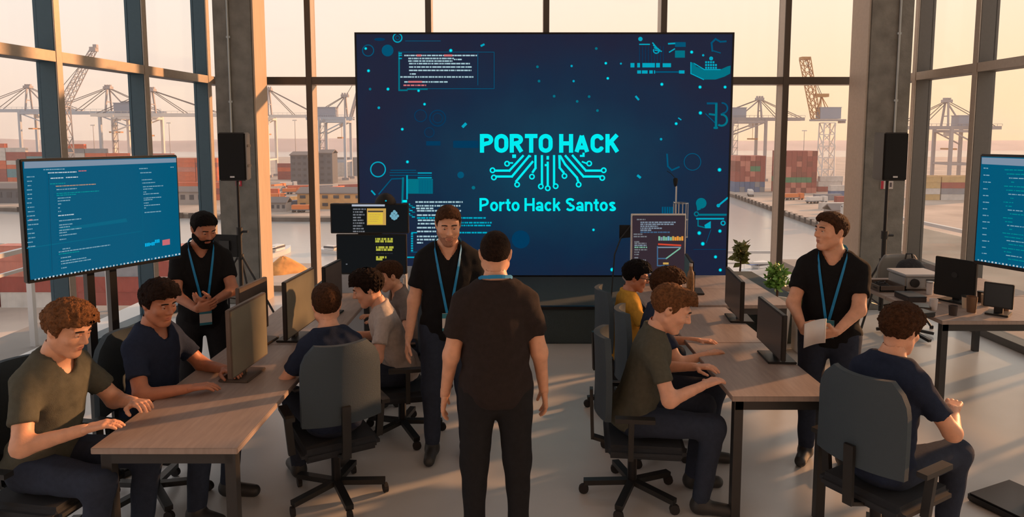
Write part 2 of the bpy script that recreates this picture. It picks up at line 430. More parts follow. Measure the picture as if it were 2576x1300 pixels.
# bold grotesque lettering built from strokes: each glyph = advance width and centre-line paths in a box 0..1 high
def arc(cx, cy, rx, ry, a0, a1, n=12): return [(cx + rx * math.cos(math.radians(a0 + (a1 - a0) * i / n)), cy + ry * math.sin(math.radians(a0 + (a1 - a0) * i / n))) for i in range(n + 1)]
def rbox(x0, y0, x1, y1, r, n=6):      # stadium like closed letter O
    return arc(x1 - r, y1 - r, r, r, 0, 90, n) + arc(x0 + r, y1 - r, r, r, 90, 180, n) + arc(x0 + r, y0 + r, r, r, 180, 270, n) + arc(x1 - r, y0 + r, r, r, 270, 360, n) + [(x1, y1 - r), (x1, y1 - r)]
def glyphs(w):
    h = w / 2; X = .72
    bowl = arc(.44 - .24 + .06, .5, .24, .24, -90, 90)
    return {
     'P': (.66, [[(h, 0), (h, 1)], [(h, 1 - h), (.34, 1 - h)] + arc(.34, .695, .22, 1 - h - .695, 90, -90) + [(h, .39 + h - .08)]]),
     'O': (.70, [rbox(h, h, .70 - h, 1 - h, .25)]),
     'R': (.70, [[(h, 0), (h, 1)], [(h, 1 - h), (.34, 1 - h)] + arc(.34, .705, .22, 1 - h - .705, 90, -90) + [(h, .42 + h - .08)], [(.36, .44), (.70 - h * 1.05, h * .4)]]),
     'T': (.62, [[(0, 1 - h), (.62, 1 - h)], [(.31, 0), (.31, 1 - h)]]),
     'H': (.70, [[(h, 0), (h, 1)], [(.70 - h, 0), (.70 - h, 1)], [(h, .5), (.70 - h, .5)]]),
     'A': (.74, [[(h * 1.0, h * .35), (.37, 1 - h * .8)], [(.74 - h * 1.0, h * .35), (.37, 1 - h * .8)], [(.18, .28), (.56, .28)]]),
     'C': (.68, [arc(.34, 1 - h - .25, .34 - h, .25, 15, 180, 10) + arc(.34, h + .25, .34 - h, .25, 180, 345, 10)]),
     'K': (.70, [[(h, 0), (h, 1)], [(h, .40), (.70 - h * 1.1, 1 - h * .4)], [(.29, .56), (.70 - h * 1.0, h * .4)]]),
     'o': (.56, [arc(.28, X / 2, .28 - h, X / 2 - h, 0, 360, 22)]),
     'r': (.36, [[(h, 0), (h, X)], [(h, X * .62)] + arc(.36, X * .50, .36 - h, X * .5 - h, 170, 88, 6)]),
     't': (.36, [[(.18, X + .20), (.18, .20)] + arc(.33, .20, .15, .20 - h, 180, 268, 6), [(0, X - h), (.36, X - h)]]),
     'a': (.54, [arc(.27, X * .66, .25 - h, X * .34 - h, 165, 0, 8) + [(.54 - h, 0)], arc(.26, .205, .26 - h, .205 - h, 0, 360, 16)]),
     'c': (.52, [arc(.28, X / 2, .28 - h, X / 2 - h, 42, 318, 18)]),
     'k': (.54, [[(h, 0), (h, 1)], [(h, .27), (.54 - h * 1.1, X - h * .4)], [(.24, .42), (.54 - h * .9, h * .4)]]),
     'n': (.54, [[(h, 0), (h, X)], [(h, X * .60)] + arc(.27, X - h - .20, .27 - h, .20, 150, 0, 8) + [(.54 - h, 0)]]),
     's': (.50, [arc(.25, X * .735, .235 - h, X * .265 - h, 25, 265, 10) + arc(.25, X * .265, .245 - h, X * .265 - h, 85, -160, 10)]),
     'S': (.64, [arc(.32, .745, .31 - h, .255 - h, 20, 265, 12) + arc(.32, .262, .32 - h, .262 - h, 88, -160, 12)]),
     ' ': (.20, [])}
def fit_text(txt, rect, scr, m, part, w, gap):
    G = glyphs(w); tot = sum(G[c][0] for c in txt) + gap * (len(txt) - 1)
    x0, y0, x1, y1 = rect; sx_, sy_ = (x1 - x0) / tot, (y1 - y0); x = 0
    for c in txt:
        adv, paths = G[c]
        for path in paths:
            pts = [(x0 + (x + p[0]) * sx_, y1 - p[1] * sy_) for p in path]
            W = w * (sx_ + sy_) / 2
            if len(path) == 2: W_, e_ = W, 0
            # butt ended strokes with mitre discs
            for i, ((ax, ay), (bx, by)) in enumerate(zip(pts[:-1], pts[1:])):
                L = math.hypot(bx - ax, by - ay)
                if L < 1e-6: continue
                ox, oy = -(by - ay) / L * W / 2, (bx - ax) / L * W / 2
                scr.poly(part, m, [(ax + ox, ay + oy), (bx + ox, by + oy), (bx - ox, by - oy), (ax - ox, ay - oy)], 2)
                if i: scr.disc(part, m, ax, ay, W / 2, 2, 18)
        x += adv + gap

S = Scr(LED, (0, YS, 0), (0, -1, 0))
fit_text('PORTO HACK', (1207, 337, 1558.5, 384), S, C_TXT, 'title_text', .215, .055)
fit_text('Porto Hack Santos', (1206, 498, 1550, 531), S, C_TXT, 'subtitle_text', .166, .06)
Z5 = lambda p: (1180 + p[0] / 5.417, 310 + p[1] / 5.417)
for pts in ([(735, 445), (550, 645), (350, 645)], [(820, 445), (585, 725), (372, 725)], [(865, 525), (642, 790)],
            [(905, 445), (905, 610), (868, 665)], [(993, 445), (993, 825)], [(1072, 535), (1072, 850)], [(1158, 445), (1158, 825)],
            [(1230, 445), (1235, 605), (1288, 670)], [(1245, 450), (1310, 560), (1470, 740), (1490, 800)],
            [(1315, 445), (1560, 725), (1782, 725)], [(1412, 440), (1592, 645), (1800, 645)], [(540, 540), (592, 540)], [(1545, 525), (1605, 548)]):
    S.line('circuit_logo', C_TXT, [Z5(p) for p in pts], 5.6 if pts[0][0] not in (540, 1545) else 4, 2)
for c in ((320, 640), (338, 738), (655, 835), (857, 727), (978, 860), (1072, 885), (1180, 857), (1300, 718), (1493, 835), (1815, 745), (1835, 640), (518, 550), (1637, 548)):
    S.ring('circuit_logo', C_TXT, *Z5(c), 5.6, 3.6, 20, 2)
for (x0, y0, x1, y1) in ((588, 425, 640, 472), (1055, 445, 1090, 495), (1030, 555, 1072, 585), (1510, 430, 1575, 458), (1545, 400, 1575, 440), (800, 437, 845, 462)):
    p, q = Z5((x0, y0)), Z5((x1, y1)); S.rect('circuit_logo', C_TXT, *p, *q, 2)
# glow block around the lettering is part of the picture: faint bars and shapes
S.rect('background_graphics', C_VDIM, 1140, 354, 1204, 372); S.rect('background_graphics', C_VDIM, 1072, 355, 1108, 366)
rnd = random.Random(4)
# code window, upper corner
for pts in ([(1002, 131), (1243, 131), (1243, 223), (1077, 223)], [(1202, 135), (1202, 214)]):
    S.line('code_window', C_DIM, pts, 1.6)
S.line('code_window', C_TEAL, [(1004, 131), (1004, 227), (1024, 227)], 4)
S.rect('code_window', C_TEAL, 1024, 222, 1076, 226)
for i, (y, x0, x1, m_) in enumerate([(139.5, 1017, 1200, C_WHT), (147, 1027, 1142, C_WHT), (149.5, 1142, 1162, C_WHT), (153.5, 1027, 1140, C_WHT), (160, 1029, 1182, C_WHT),
                          (168.5, 1029, 1188, C_WHT), (177, 1029, 1186, C_WHT), (186, 1031, 1047, C_WHT), (193.5, 1007, 1191, C_WHT), (206, 1017, 1126, C_WHT), (214.5, 1015, 1072, C_RED)]):
    S.words('code_text', m_, x0, x1, y, 3.6, rnd, 2)
for r_ in ((1048, 137, 1060, 142), (1117, 137, 1138, 142), (1027, 203.5, 1062, 208)): S.rect('code_text', C_RED, *r_, 3)
for y in (134, 139, 147): S.rect('code_text', C_MID, 1003, y - 1.5, 1011, y + 1.5, 2)
# code block, lower corner
for y, x0, x1 in [(508, 1045, 1164), (517.5, 1047, 1158), (524, 1047, 1090), (530, 1049, 1160), (541, 1049, 1130), (548, 1049, 1222), (554, 1051, 1140), (562.5, 1051, 1140),
                  (560, 1158, 1237), (567, 1150, 1236), (572.5, 1049, 1140), (582, 1049, 1130), (585, 1155, 1225), (594.5, 1049, 1104), (602.5, 1049, 1110), (610.5, 1049, 1064)]:
    S.words('code_text', C_WHT if x1 < 1180 else C_MID, x0, x1, y, 3.9, rnd, 2)
for y in range(586, 634, 6): S.rect('background_graphics', C_MID, 1034, y, 1039, y + 4.2)
S.line('background_graphics', C_MID, [(1036, 585), (1048, 585)], 3); S.line('background_graphics', C_DIM, [(1034, 634), (1062, 634)], 2)
S.line('background_graphics', C_MID, [(1025, 647), (1055, 647)], 3.5); S.line('background_graphics', C_MID, [(1052, 665), (1036, 688)], 4); S.rect('background_graphics', C_MID, 1032, 682, 1048, 690)
# blueprint machine graphic
for y, x0, x1 in ((428, 983, 1046), (434, 981, 1048), (441, 981, 1052)): S.line('background_graphics', C_DIM, [(x0, y), (x1, y)], 2)
for y, m_ in ((435, C_MID), (441, C_DIM), (447, C_MID)): S.line('background_graphics', m_, [(1052, y), (1085, y)], 3)
S.rect('background_graphics', C_TEAL, 1024, 450, 1089, 487)
for k in range(9): S.rect('background_graphics', C_DIM, 1054 + k * 4, 452, 1055.8 + k * 4, 486, 2)
S.line('background_graphics', C_MID, [(1024, 442), (1024, 500)], 4, 2); S.line('background_graphics', C_TEAL, [(1014, 448), (1012, 512)], 5, 2); S.rect('background_graphics', C_TXT, 1012, 503, 1024, 509, 2)
for k in range(9): S.rect('background_graphics', C_TEAL if k % 2 else C_MID, 1024 + (k % 3) * 6, 512 + k * 4, 1032 + (k % 3) * 6, 515 + k * 4, 2)
S.line('background_graphics', C_DIM, [(953, 488), (985, 450), (1012, 449)], 3)
S.line('background_graphics', C_MID, [(935, 480), (943, 489)], 4)
for (x, y, r, w, m_) in ((926, 127, 14, 2.6, C_DIM), (1000, 95, 11, 3, C_MID), (1000, 95, 5, 2, C_DIM), (951, 426, 18.5, 3, C_MID), (1101, 297, 20, 2.6, C_VDIM), (1101, 297, 12, 2, C_VDIM),
                         (1058, 291, 15, 2.2, C_VDIM), (1080, 333, 12, 2, C_VDIM), (1742, 407, 21, 2, C_DIM)):
    S.ring('background_graphics', m_, x, y, r, w)
S.disc('background_graphics', C_DIM, 975, 127, 15); S.line('background_graphics', C_DIM, [(1020, 103), (1108, 103)], 1.6); S.disc('background_graphics', C_VDIM, 955, 99, 14, ry=4)
S.line('background_graphics', C_DIM, [(1678, 388), (1680, 418), (1690, 428), (1708, 420)], 4)
S.disc('background_graphics', C_VDIM, 1310, 602, 23); S.disc('background_graphics', C_DIM, 1159, 440, 8.5); S.disc('background_graphics', C_TEAL, 1191, 472, 4.5)
# upper right icons
S.disc('background_graphics', C_MID, 1611, 98, 5.5); S.rect('background_graphics', C_MID, 1608, 110, 1635, 113)
for k in range(9): S.rect('background_graphics', C_VDIM, 1608 + k * 7.5, 116, 1609.5 + k * 7.5, 158)
for k in range(4): S.line('background_graphics', C_MID, [(1642 + k * 2, 108 + k * 6), (1652 + k * 4, 120 + k * 3)], 3)
S.ring('background_graphics', C_MID, 1651, 127, 7, 3, a0=0, a1=3.6)
S.line('background_graphics', C_MID, [(1682, 110), (1698, 109)], 4); S.rect('background_graphics', C_DIM, 1698, 106, 1725, 118); S.rect('background_graphics', C_TEAL, 1698, 127, 1723, 145); S.line('background_graphics', C_MID, [(1684, 131), (1697, 123)], 3)
S.words('background_graphics', C_MID, 1586, 1596, 164, 11, rnd, 2); S.words('background_graphics', C_MID, 1603, 1660, 164, 11, rnd, 2); S.words('background_graphics', C_MID, 1667, 1688, 164, 10, rnd, 2)
S.words('background_graphics', C_MID, 1603, 1648, 181, 8, rnd, 2); S.line('background_graphics', C_DIM, [(1650, 181), (1720, 181)], 4, 2); S.rect('background_graphics', C_MID, 1708, 177, 1722, 185, 3)
S.poly('ship_icon', C_TEAL, [(1738, 157), (1747, 158), (1751, 167), (1772, 174), (1812, 175), (1830, 167), (1838, 165), (1837, 185), (1822, 193), (1800, 200), (1770, 200), (1752, 192), (1738, 184)])
S.line('ship_icon', C_MID, [(1738, 157), (1738, 185), (1770, 200)], 2.4, 2); S.line('ship_icon', C_MID, [(1747, 160), (1772, 175), (1812, 175)], 2.4, 2)
for k in range(14):
    i, j = k % 5, k // 5
    S.rect('ship_icon', C_MID, 1774 + i * 6.2, 168 - j * 7, 1778.5 + i * 6.2, 173 - j * 7, 2)
S.disc('ship_icon', C_MID, 1789, 147, 5, 2)
S.line('background_graphics', C_DIM, [(1792, 128), (1790, 108), (1800, 98), (1812, 105), (1826, 104)], 4.5)
S.line('background_graphics', C_DIM, [(1795, 128), (1812, 133)], 3)
# letter-like B emblem
S.line('background_graphics', C_TEAL, [(1802, 262), (1801, 322)], 6, 2); S.rect('background_graphics', C_TEAL, 1795, 319, 1806, 324, 2)
S.ring('background_graphics', C_DIM, 1817, 272, 13, 4, a0=-1.7, a1=1.6); S.ring('background_graphics', C_TEAL, 1815, 302, 14, 5, a0=-1.7, a1=2.2)
S.line('background_graphics', C_DIM, [(1780, 260), (1803, 260)], 5); S.line('background_graphics', C_DIM, [(1775, 286), (1798, 308)], 2.4); S.line('background_graphics', C_TEAL, [(1785, 287), (1800, 289)], 5)
# lower right icons
S.disc('background_graphics', C_TEAL, 1764, 511, 13.5); S.poly('background_graphics', C_TEAL, [(1752, 516), (1764, 526), (1754, 530)])
S.line('background_graphics', C_MID, [(1807, 517), (1830, 498)], 4.5); S.disc('background_graphics', C_MID, 1807, 517, 4.5, 2)
S.ring('background_graphics', C_TEAL, 1752, 538, 5, 3); S.line('background_graphics', C_TEAL, [(1760, 540), (1826, 540)], 5); S.line('background_graphics', C_MID, [(1753, 550), (1820, 550)], 4)
S.line('background_graphics', C_TEAL, [(1756, 550), (1756, 568), (1772, 572), (1786, 572)], 3); S.ring('background_graphics', C_MID, 1819, 561, 5, 3); S.poly('background_graphics', C_MID, [(1772, 566), (1788, 556), (1788, 574), (1774, 574)], 2)
S.line('background_graphics', C_DIM, [(1788, 578), (1777, 610)], 1.6); S.line('background_graphics', C_VDIM, [(1745, 627), (1826, 627)], 1.4)
for k in range(5): S.rect('background_graphics', C_DIM, 1665 + k * 6, 520, 1669 + k * 6, 537)
# bright particles
for x, y, r in ((920, 122, 3.6), (927, 178, 4), (976, 224, 4), (953, 271, 3.4), (1068, 262, 3.6), (1012, 325, 3.8), (1134, 127, 4.4), (1053, 228, 3.6), (1025, 407, 4), (1524, 159, 3.6), (1438, 166, 3),
                (1529, 197, 3.6), (1443, 204, 3), (1562, 160, 2.6), (1665, 212, 4.2), (1740, 131, 4.2), (1769, 139, 3), (1761, 219, 4.2), (1824, 219, 4), (1762, 284, 4.6), (1701, 311, 4), (1663, 350, 3.2),
                (1810, 427, 5), (1540, 678, 5), (1759, 586, 5), (1811, 581, 4.5), (1768, 613, 5), (1800, 646, 4.2), (1812, 679, 4.2), (977, 497, 3), (1493, 578, 3.6)):
    S.disc('particles', C_MID, x, y, r * 1.0, 2); S.disc('particles', C_TXT if r > 3.5 else C_MID, x, y, r * .62, 3, 10)
for x, y in ((1352, 168), (1356, 204), (1394, 242), (1482, 243), (1452, 255), (1503, 278), (1500, 122), (931, 224)): S.disc('particles', C_TEAL, x, y, 3.4, 2)
for (x0, y0, x1, y1, w) in ((1211, 115, 1217, 112, 5), (1165, 318, 1171, 312, 7), (1600, 243, 1606, 250, 5), (1707, 297, 1713, 301, 3), (1605, 442, 1610, 446, 6)):
    S.line('particles', C_MID, [(x0, y0), (x1, y1)], w, 2)
S.done()

# ================================================================== TELEVISIONS
mat('tv_frame', (.008, .008, .009), .3)
TVB = emis('tv_blue', (.0, .095, .185), 1.0); TVB2 = emis('tv_blue_light', (.0, .125, .215), 1.0); TVH = emis('tv_header', (.20, .27, .36), 1.0)
TVT = emis('tv_text', (.20, .36, .45), 1.0); TVC = emis('tv_cyan', (.0, .42, .75), 1.0); TVR = emis('tv_red', (.55, .14, .16), 1.0); TVG = emis('tv_teal', (.0, .25, .27), 1.0); TVW = emis('tv_white', (.5, .6, .65), 1.0); TVO = emis('tv_orange', (.42, .25, .17), 1.0)
def make_tv(label, A, B, zt, zb, side):
    """A, B: floor positions of the two ends of the panel (A at image left)"""
    A, B = Vector((*A, 0)), Vector((*B, 0)); d = (B - A).normalized(); n = Vector((d.y, -d.x, 0))
    R = Matrix((d, -n, Vector((0, 0, 1)))).transposed(); mid = (A + B) / 2; W = (B - A).length
    t = thing('television', label, 'television', mid - n * .13)
    MB().box(mid - n * .03 + Vector((0, 0, (zt + zb) / 2)), (W, .05, zt - zb), R).build('casing', 'tv_frame', t, bevel=.006)
    bz = .014
    MB().box(mid - n * .003 + Vector((0, 0, (zt + zb) / 2 + .004)), (W - 2 * bz, .01, zt - zb - 2 * bz - .01), R).build('screen', 'tv_blue', t)
    return t, A + n * .003, n, d, mid
tA, tB = at_t(50, 400, 3.8), at_t(447, 388, 4.62)
zt, zb = tA.z, tA.z - .715
tvL, p0, n0, d0, m0 = make_tv('wide television with blue code on screen standing beside glazed wall', tA.xy, tB.xy, zt, zb, -1)
for fr_ in (.40, .545):
    p = Vector((*tA.xy, 0)).lerp(Vector((*tB.xy, 0)), fr_) - n0 * .10
    MB().box((p.x, p.y, (zb + .35) / 2), (.045, .045, zb + .35), Matrix((d0, -n0, Vector((0, 0, 1)))).transposed()).build('stand_post', 'tv_frame', tvL)
pb = m0 - n0 * .10
MB().box((pb.x, pb.y, .03), (.95, .40, .05), Matrix((d0, -n0, Vector((0, 0, 1)))).transposed()).build('stand_base', 'tv_frame', tvL, bevel=.01)
MB().box((pb.x, pb.y, (zt + zb) / 2), (.6, .04, .3), Matrix((d0, -n0, Vector((0, 0, 1)))).transposed()).build('wall_bracket', 'tv_frame', tvL)
def homog(src):
    A_, b_ = [], []
    for (x, y), (u, v) in zip(src, ((0, 0), (1, 0), (1, 1), (0, 1))):
        A_ += [[x, y, 1, 0, 0, 0, -u * x, -u * y], [0, 0, 0, x, y, 1, -v * x, -v * y]]; b_ += [u, v]
    return [float(q) for q in np.linalg.solve(np.array(A_), np.array(b_))]
T = Scr(tvL, p0, n0)
Wd = Vector((*tB.xy, 0)) - Vector((*tA.xy, 0))
T.quad = (homog([(55, 405), (444, 393), (449, 659), (71, 713)]), Vector((*p0.xy, zt - .015)) + Wd * .012, Wd * .976, Vector((0, 0, -(zt - zb - .036))))
rnd = random.Random(7)
Z2 = lambda x, y: (x / 3.17, 370 + y / 3.17)
def T_rect(part, m, q, k=1): T.poly(part, m, [Z2(*p) for p in q], k)
T_rect('screen_header', TVH, [(184, 112), (1402, 82), (1402, 118), (184, 168)])
T_rect('screen_panels', TVB2, [(196, 820), (1105, 700), (1105, 706), (196, 830)])
T_rect('screen_panels', TVB2, [(450, 668), (980, 592), (990, 622), (460, 690)])
T_rect('screen_panels', emis('tv_edge', (.0, .06, .12)), [(368, 190), (372, 190), (392, 1030), (388, 1030)])
T_rect('screen_panels', TVB2, [(1110, 150), (1112, 150), (1116, 900), (1114, 900)])
def words2(m, x0, x1, y, h, sl, part='code_text'):
    (px0, py0), (px1, _) = Z2(x0, y), Z2(x1, y)
    T.words(part, m, px0, px1, py0, h, rnd, 2, sl)
for i, y in enumerate(range(238, 820, 36)):                      # file list
    sl = -.02 - .10 * (y - 90) / 900
    words2(TVT, 200 + (i % 3) * 3, 240 + rnd.choice((0, 20, 46)), y, 2.6, sl)
words2(TVR, 215, 240, 594, 4, -.05)
for y, x0, x1, m_ in ((178, 330, 500, TVT), (205, 365, 590, TVW), (190, 605, 668, TVR), (250, 385, 485, TVW), (244, 505, 600, TVW), (297, 380, 500, TVG), (317, 425, 740, TVO), (345, 430, 590, TVT), (378, 430, 765, TVG), (394, 430, 590, TVG),
                       (417, 438, 540, TVT), (440, 438, 535, TVT), (465, 440, 468, TVT), (497, 440, 455, TVT), (527, 440, 470, TVT), (562, 440, 566, TVW), (605, 446, 620, TVT), (640, 446, 550, TVT), (660, 446, 530, TVT), (685, 446, 620, TVT),
                       (705, 446, 510, TVT), (727, 448, 582, TVT), (760, 448, 500, TVT), (838, 470, 530, TVT), (862, 440, 845, TVT), (880, 440, 600, TVG), (912, 455, 540, TVT), (940, 455, 655, TVT), (960, 458, 690, TVT), (995, 458, 500, TVT)):
    words2(m_, x0, x1, y, 2.6, -.02 - .12 * (y - 90) / 900)
for y, x0, x1 in ((172, 1092, 1165), (208, 1100, 1195), (268, 1112, 1195), (295, 1115, 1220), (327, 1120, 1292), (347, 1122, 1200), (372, 1122, 1146), (390, 1122, 1250), (424, 1124, 1268), (440, 1124, 1195), (466, 1124, 1168), (487, 1126, 1256), (507, 1126, 1140), (546, 1128, 1268), (160, 1350, 1380)):
    words2(TVT, x0, x1, y, 2.4, -.03 - .08 * (y - 90) / 900)
for k in range(9): 
    x = 1126 + k * 13.5; words2(TVC, x, x + 11, 820 - (k > 5) * 16 - k * 2, 9 if k != 3 else 6, -.05, 'status_chips')
T_rect('status_chips', TVR, [(1268, 782), (1330, 772), (1330, 820), (1268, 828)], 2)
for k in range(42):
    x = 250 + k * 28; y = 1082 - (x - 250) * .155
    words2(TVW if k % 3 else TVT, x, x + 14, y, 4, -.15, 'task_bar')
T.done()

# right television
rA = at_t(2464, 387, 4.0); e = Vector((.40, -.917, 0))
rB = rA + e * 1.18
zbr = at_t(2458, 668, 4.0).z
tvR, p1, n1, d1, m1 = make_tv('television with blue code on screen turned edgewise beside warm grey fins', rA.xy, rB.xy, rA.z, zbr, 1)
for fr_ in (.30, .70):
    p = rA.lerp(rB, fr_) - n1 * .10
    MB().box((p.x, p.y, (zbr + .35) / 2), (.045, .045, zbr + .35), Matrix((d1, -n1, Vector((0, 0, 1)))).transposed()).build('stand_post', 'tv_frame', tvR)
pb = m1 - n1 * .10
MB().box((pb.x, pb.y, .03), (.95, .40, .05), Matrix((d1, -n1, Vector((0, 0, 1)))).transposed()).build('stand_base', 'tv_frame', tvR, bevel=.01)
MB().box((pb.x, pb.y, (zt + zb) / 2), (.6, .04, .3), Matrix((d1, -n1, Vector((0, 0, 1)))).transposed()).build('wall_bracket', 'tv_frame', tvR)
T = Scr(tvR, p1, n1)
pr_ = [(2468, 392), (2574, 398), (2574, 690), (2461, 663)]
Wd = rB - rA; Wd.z = 0
T.quad = (homog(pr_), Vector((*p1.xy, rA.z - .015)) + Wd * .012, Wd * .36, Vector((0, 0, -(rA.z - zbr - .036))))
T.poly('screen_header', TVH, [(2469, 394), (2574, 401), (2574, 420), (2469, 410)])
for i in range(14): T.words('code_text', TVT, 2472, 2478 + (i % 3) * 2, 420 + i * 17, 2.4, rnd, 2, .1)
for i in range(24):
    y = 424 + i * 10; T.words('code_text', (TVG, TVG, TVT, TVG)[i % 4], 2500 + (i % 4) * 3, 2508 + rnd.choice((5, 20, 36, 46)), y, 2.4, rnd, 2, .03 + .2 * (y - 400) / 280)
for k in range(22): T.words('task_bar', TVW if k % 3 else TVT, 2466 + k * 5, 2468.5 + k * 5, 660 + k * 1.2, 4, rnd, 2, .2)
T.done()

# ================================================================== HARBOUR OUTSIDE
QZ, WZ = -26.5, -28.6          # quay level and water level (the hall stands high above the basin)
def rgb(*c): return tuple(((x / 255 + .055) / 1.055) ** 2.4 if x > 10 else x / 255 / 12.92 for x in c)
mat('quay_ground', rgb(176, 160, 146), .9, var=.25, vscale=.05)
mat('quay_wall', rgb(92, 84, 78), .9, var=.3, vscale=.3)
mat('rubber', rgb(40, 38, 38), .9)
mat('hill', rgb(196, 172, 164), 1, var=.2, vscale=.01)  # paler than the land itself, distance haze put into the colour
mat('crane_blue', rgb(168, 178, 190), .6, var=.06, vscale=.2)  # crane and house paints are lightened, with haze put into their colours
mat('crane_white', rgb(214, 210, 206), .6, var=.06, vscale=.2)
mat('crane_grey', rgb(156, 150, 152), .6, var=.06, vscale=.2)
mat('house_slate', rgb(142, 150, 166), .6); mat('house_teal', rgb(60, 120, 135), .6); mat('cable', rgb(95, 85, 85), .6)
mat('crane_ochre', rgb(176, 128, 74), .6)
def water_mat():
    m = bpy.data.materials.new('water'); m.use_nodes = True; nt = m.node_tree; b = nt.nodes['Principled BSDF']
    b.inputs['Base Color'].default_value = (.44, .43, .41, 1); b.inputs['Roughness'].default_value = .22; b.inputs['IOR'].default_value = 1.5  # pale base colour stands in for the reflected bright sky
    t = nt.nodes.new('ShaderNodeTexCoord'); mpn = nt.nodes.new('ShaderNodeMapping'); mpn.inputs['Scale'].default_value = (.25, .8, 1)
    nt.links.new(t.outputs['Object'], mpn.inputs[0])
    n = nt.nodes.new('ShaderNodeTexNoise'); n.inputs['Scale'].default_value = .35; n.inputs['Detail'].default_value = 4
    nt.links.new(mpn.outputs[0], n.inputs[0]); bn = nt.nodes.new('ShaderNodeBump'); bn.inputs['Strength'].default_value = .10; bn.inputs['Distance'].default_value = .6
    nt.links.new(n.outputs[0], bn.inputs['Height']); nt.links.new(bn.outputs[0], b.inputs['Normal'])
    MATS['water'] = m
water_mat()
wm = MB(); wm.add([(-2500, 20, WZ), (2500, 20, WZ), (2500, 3200, WZ), (-2500, 3200, WZ)], [(0, 1, 2, 3)])
tag(wm.build('harbour_water', 'water'), 'calm pale water of the harbour basin', 'water', kind='stuff')

def ground(name, outline, label, fenders=None):
    t = thing(name, label, 'quay', (outline[0][0], outline[0][1], QZ)); t['kind'] = 'structure'
    MB().prism([(x, y, QZ) for x, y in outline], (0, 0, -.6)).build('paving', 'quay_ground', t)
    ins = [(x, y) for x, y in outline]
    MB().prism([(x, y, QZ - .6) for x, y in ins], (0, 0, WZ - 2 - QZ + .6)).build('quay_wall', 'quay_wall', t)
    if fenders:
        (x0, y0), (x1, y1), n = fenders
        for i in range(n):
            f = (i + .5) / n; x, y = x0 + (x1 - x0) * f, y0 + (y1 - y0) * f
            MB().box((x, y, QZ - .9), (1.3, 1.3, 1.8)).build('fender', 'rubber', t)
    return t
ground('quay', [(-420, 302), (-204, 272), (-84, 240), (-14, 238), (-14, 900), (-900, 900), (-900, 302)], 'container terminal quay across the basin beneath the tall cranes', ((-200, 270.5), (-86, 239.6), 26))
ground('quay', [(112, 420), (109.5, 333), (100, 194), (92, 120), (400, 120), (900, 300), (900, 900), (112, 900)], 'diagonal quay with red container stacks beside the luffing crane', ((109.5, 330), (101, 200), 24))
ground('quay', [(-240, 30), (-12, 30), (-16, 112), (-44, 150), (-96, 152), (-108, 128), (-240, 128)], 'near quay carrying large red containers below the hall')
ground('quay', [(26, 30), (200, 30), (200, 108), (112, 112), (60, 122), (30, 116)], 'near shore with low green planting below the hall')

# distant ridge
rnd = random.Random(11)
def ridge(name, label, x0, x1, y, top, amp, n=60, seed=1):
    r = random.Random(seed); ph = [r.uniform(0, 6) for _ in range(5)]
    m = MB(); vs_ = []
    for i in range(n + 1):
        f = i / n; x = x0 + (x1 - x0) * f
        z = top + amp * (math.sin(f * 7 + ph[0]) * .5 + math.sin(f * 17 + ph[1]) * .25 + math.sin(f * 41 + ph[2]) * .12)
        vs_ += [(x, y - 140, WZ - 1), (x, y - 30, WZ + (z - WZ) * .75), (x, y, z), (x, y + 250, WZ - 1)]
    fs = [(i * 4 + k, (i + 1) * 4 + k, (i + 1) * 4 + k + 1, i * 4 + k + 1) for i in range(n) for k in range(3)]
    m.add(vs_, fs); o = m.build(name, 'hill', smooth=True)
    return struct(tag(o, label, 'hill'))
ridge('hill_ridge', 'low hazy ridge on the horizon beyond the cranes', -1600, 150, 1400, -5, 6, seed=3)
ridge('hill_ridge', 'flat hazy headland on the horizon beside the luffing crane', 300, 2200, 1500, -9, 2.2, seed=5)

# ---- shipping containers
CONT = {'red': rgb(150, 72, 62), 'rust': rgb(128, 62, 52), 'orange': rgb(204, 98, 58), 'white': rgb(196, 190, 184), 'grey': rgb(132, 134, 140), 'blue': rgb(82, 106, 142), 'green': rgb(66, 128, 92), 'teal': rgb(84, 138, 150), 'pink': rgb(190, 120, 104), 'tan': rgb(190, 160, 110)}
def cont_mesh(name, m, ribs):
    L, W, H = 12.19, 2.44, 2.59; mb = MB()
    for s in (-1, 1):               # corrugated long sides
        n = ribs * 4; vs_ = []
        for i in range(n + 1):
            x = -L / 2 + .15 + (L - .3) * i / n; o = (0, 0, -.05, -.05)[i % 4]
            vs_ += [(x, s * (W / 2 - .03 + o), .15), (x, s * (W / 2 - .03 + o), H - .12)]
        mb.add(vs_, [(2 * i, 2 * i + 2, 2 * i + 3, 2 * i + 1) for i in range(n)])
        mb.box((0, s * (W / 2 - .06), .09), (L, .12, .18)).box((0, s * (W / 2 - .06), H - .07), (L, .12, .14))
        for e in (-1, 1): mb.box((e * (L / 2 - .09), s * (W / 2 - .09), H / 2), (.18, .18, H))
    mb.box((0, 0, H - .04), (L - .1, W - .1, .06)).box((0, 0, .05), (L - .1, W - .1, .1))
    for e in (-1, 1):
        mb.box((e * (L / 2 - .1), 0, H / 2), (.08, W - .3, H - .1))
        for y in (-.8, -.3, .3, .8): mb.cyl((e * (L / 2 - .03), y, .15), (e * (L / 2 - .03), y, H - .15), .035, n=5)
        mb.box((e * (L / 2 - .06), 0, .1), (.12, W, .2)).box((e * (L / 2 - .06), 0, H - .08), (.12, W, .16))
    o = mb.build(name, m); me = o.data; bpy.data.objects.remove(o); return me
for k, c in CONT.items(): mat('container_' + k, c, .6, var=.12, vscale=.5)
CM = {(k, r): cont_mesh('shipping_container', 'container_' + k, r) for k in CONT for r in (6, 12)}
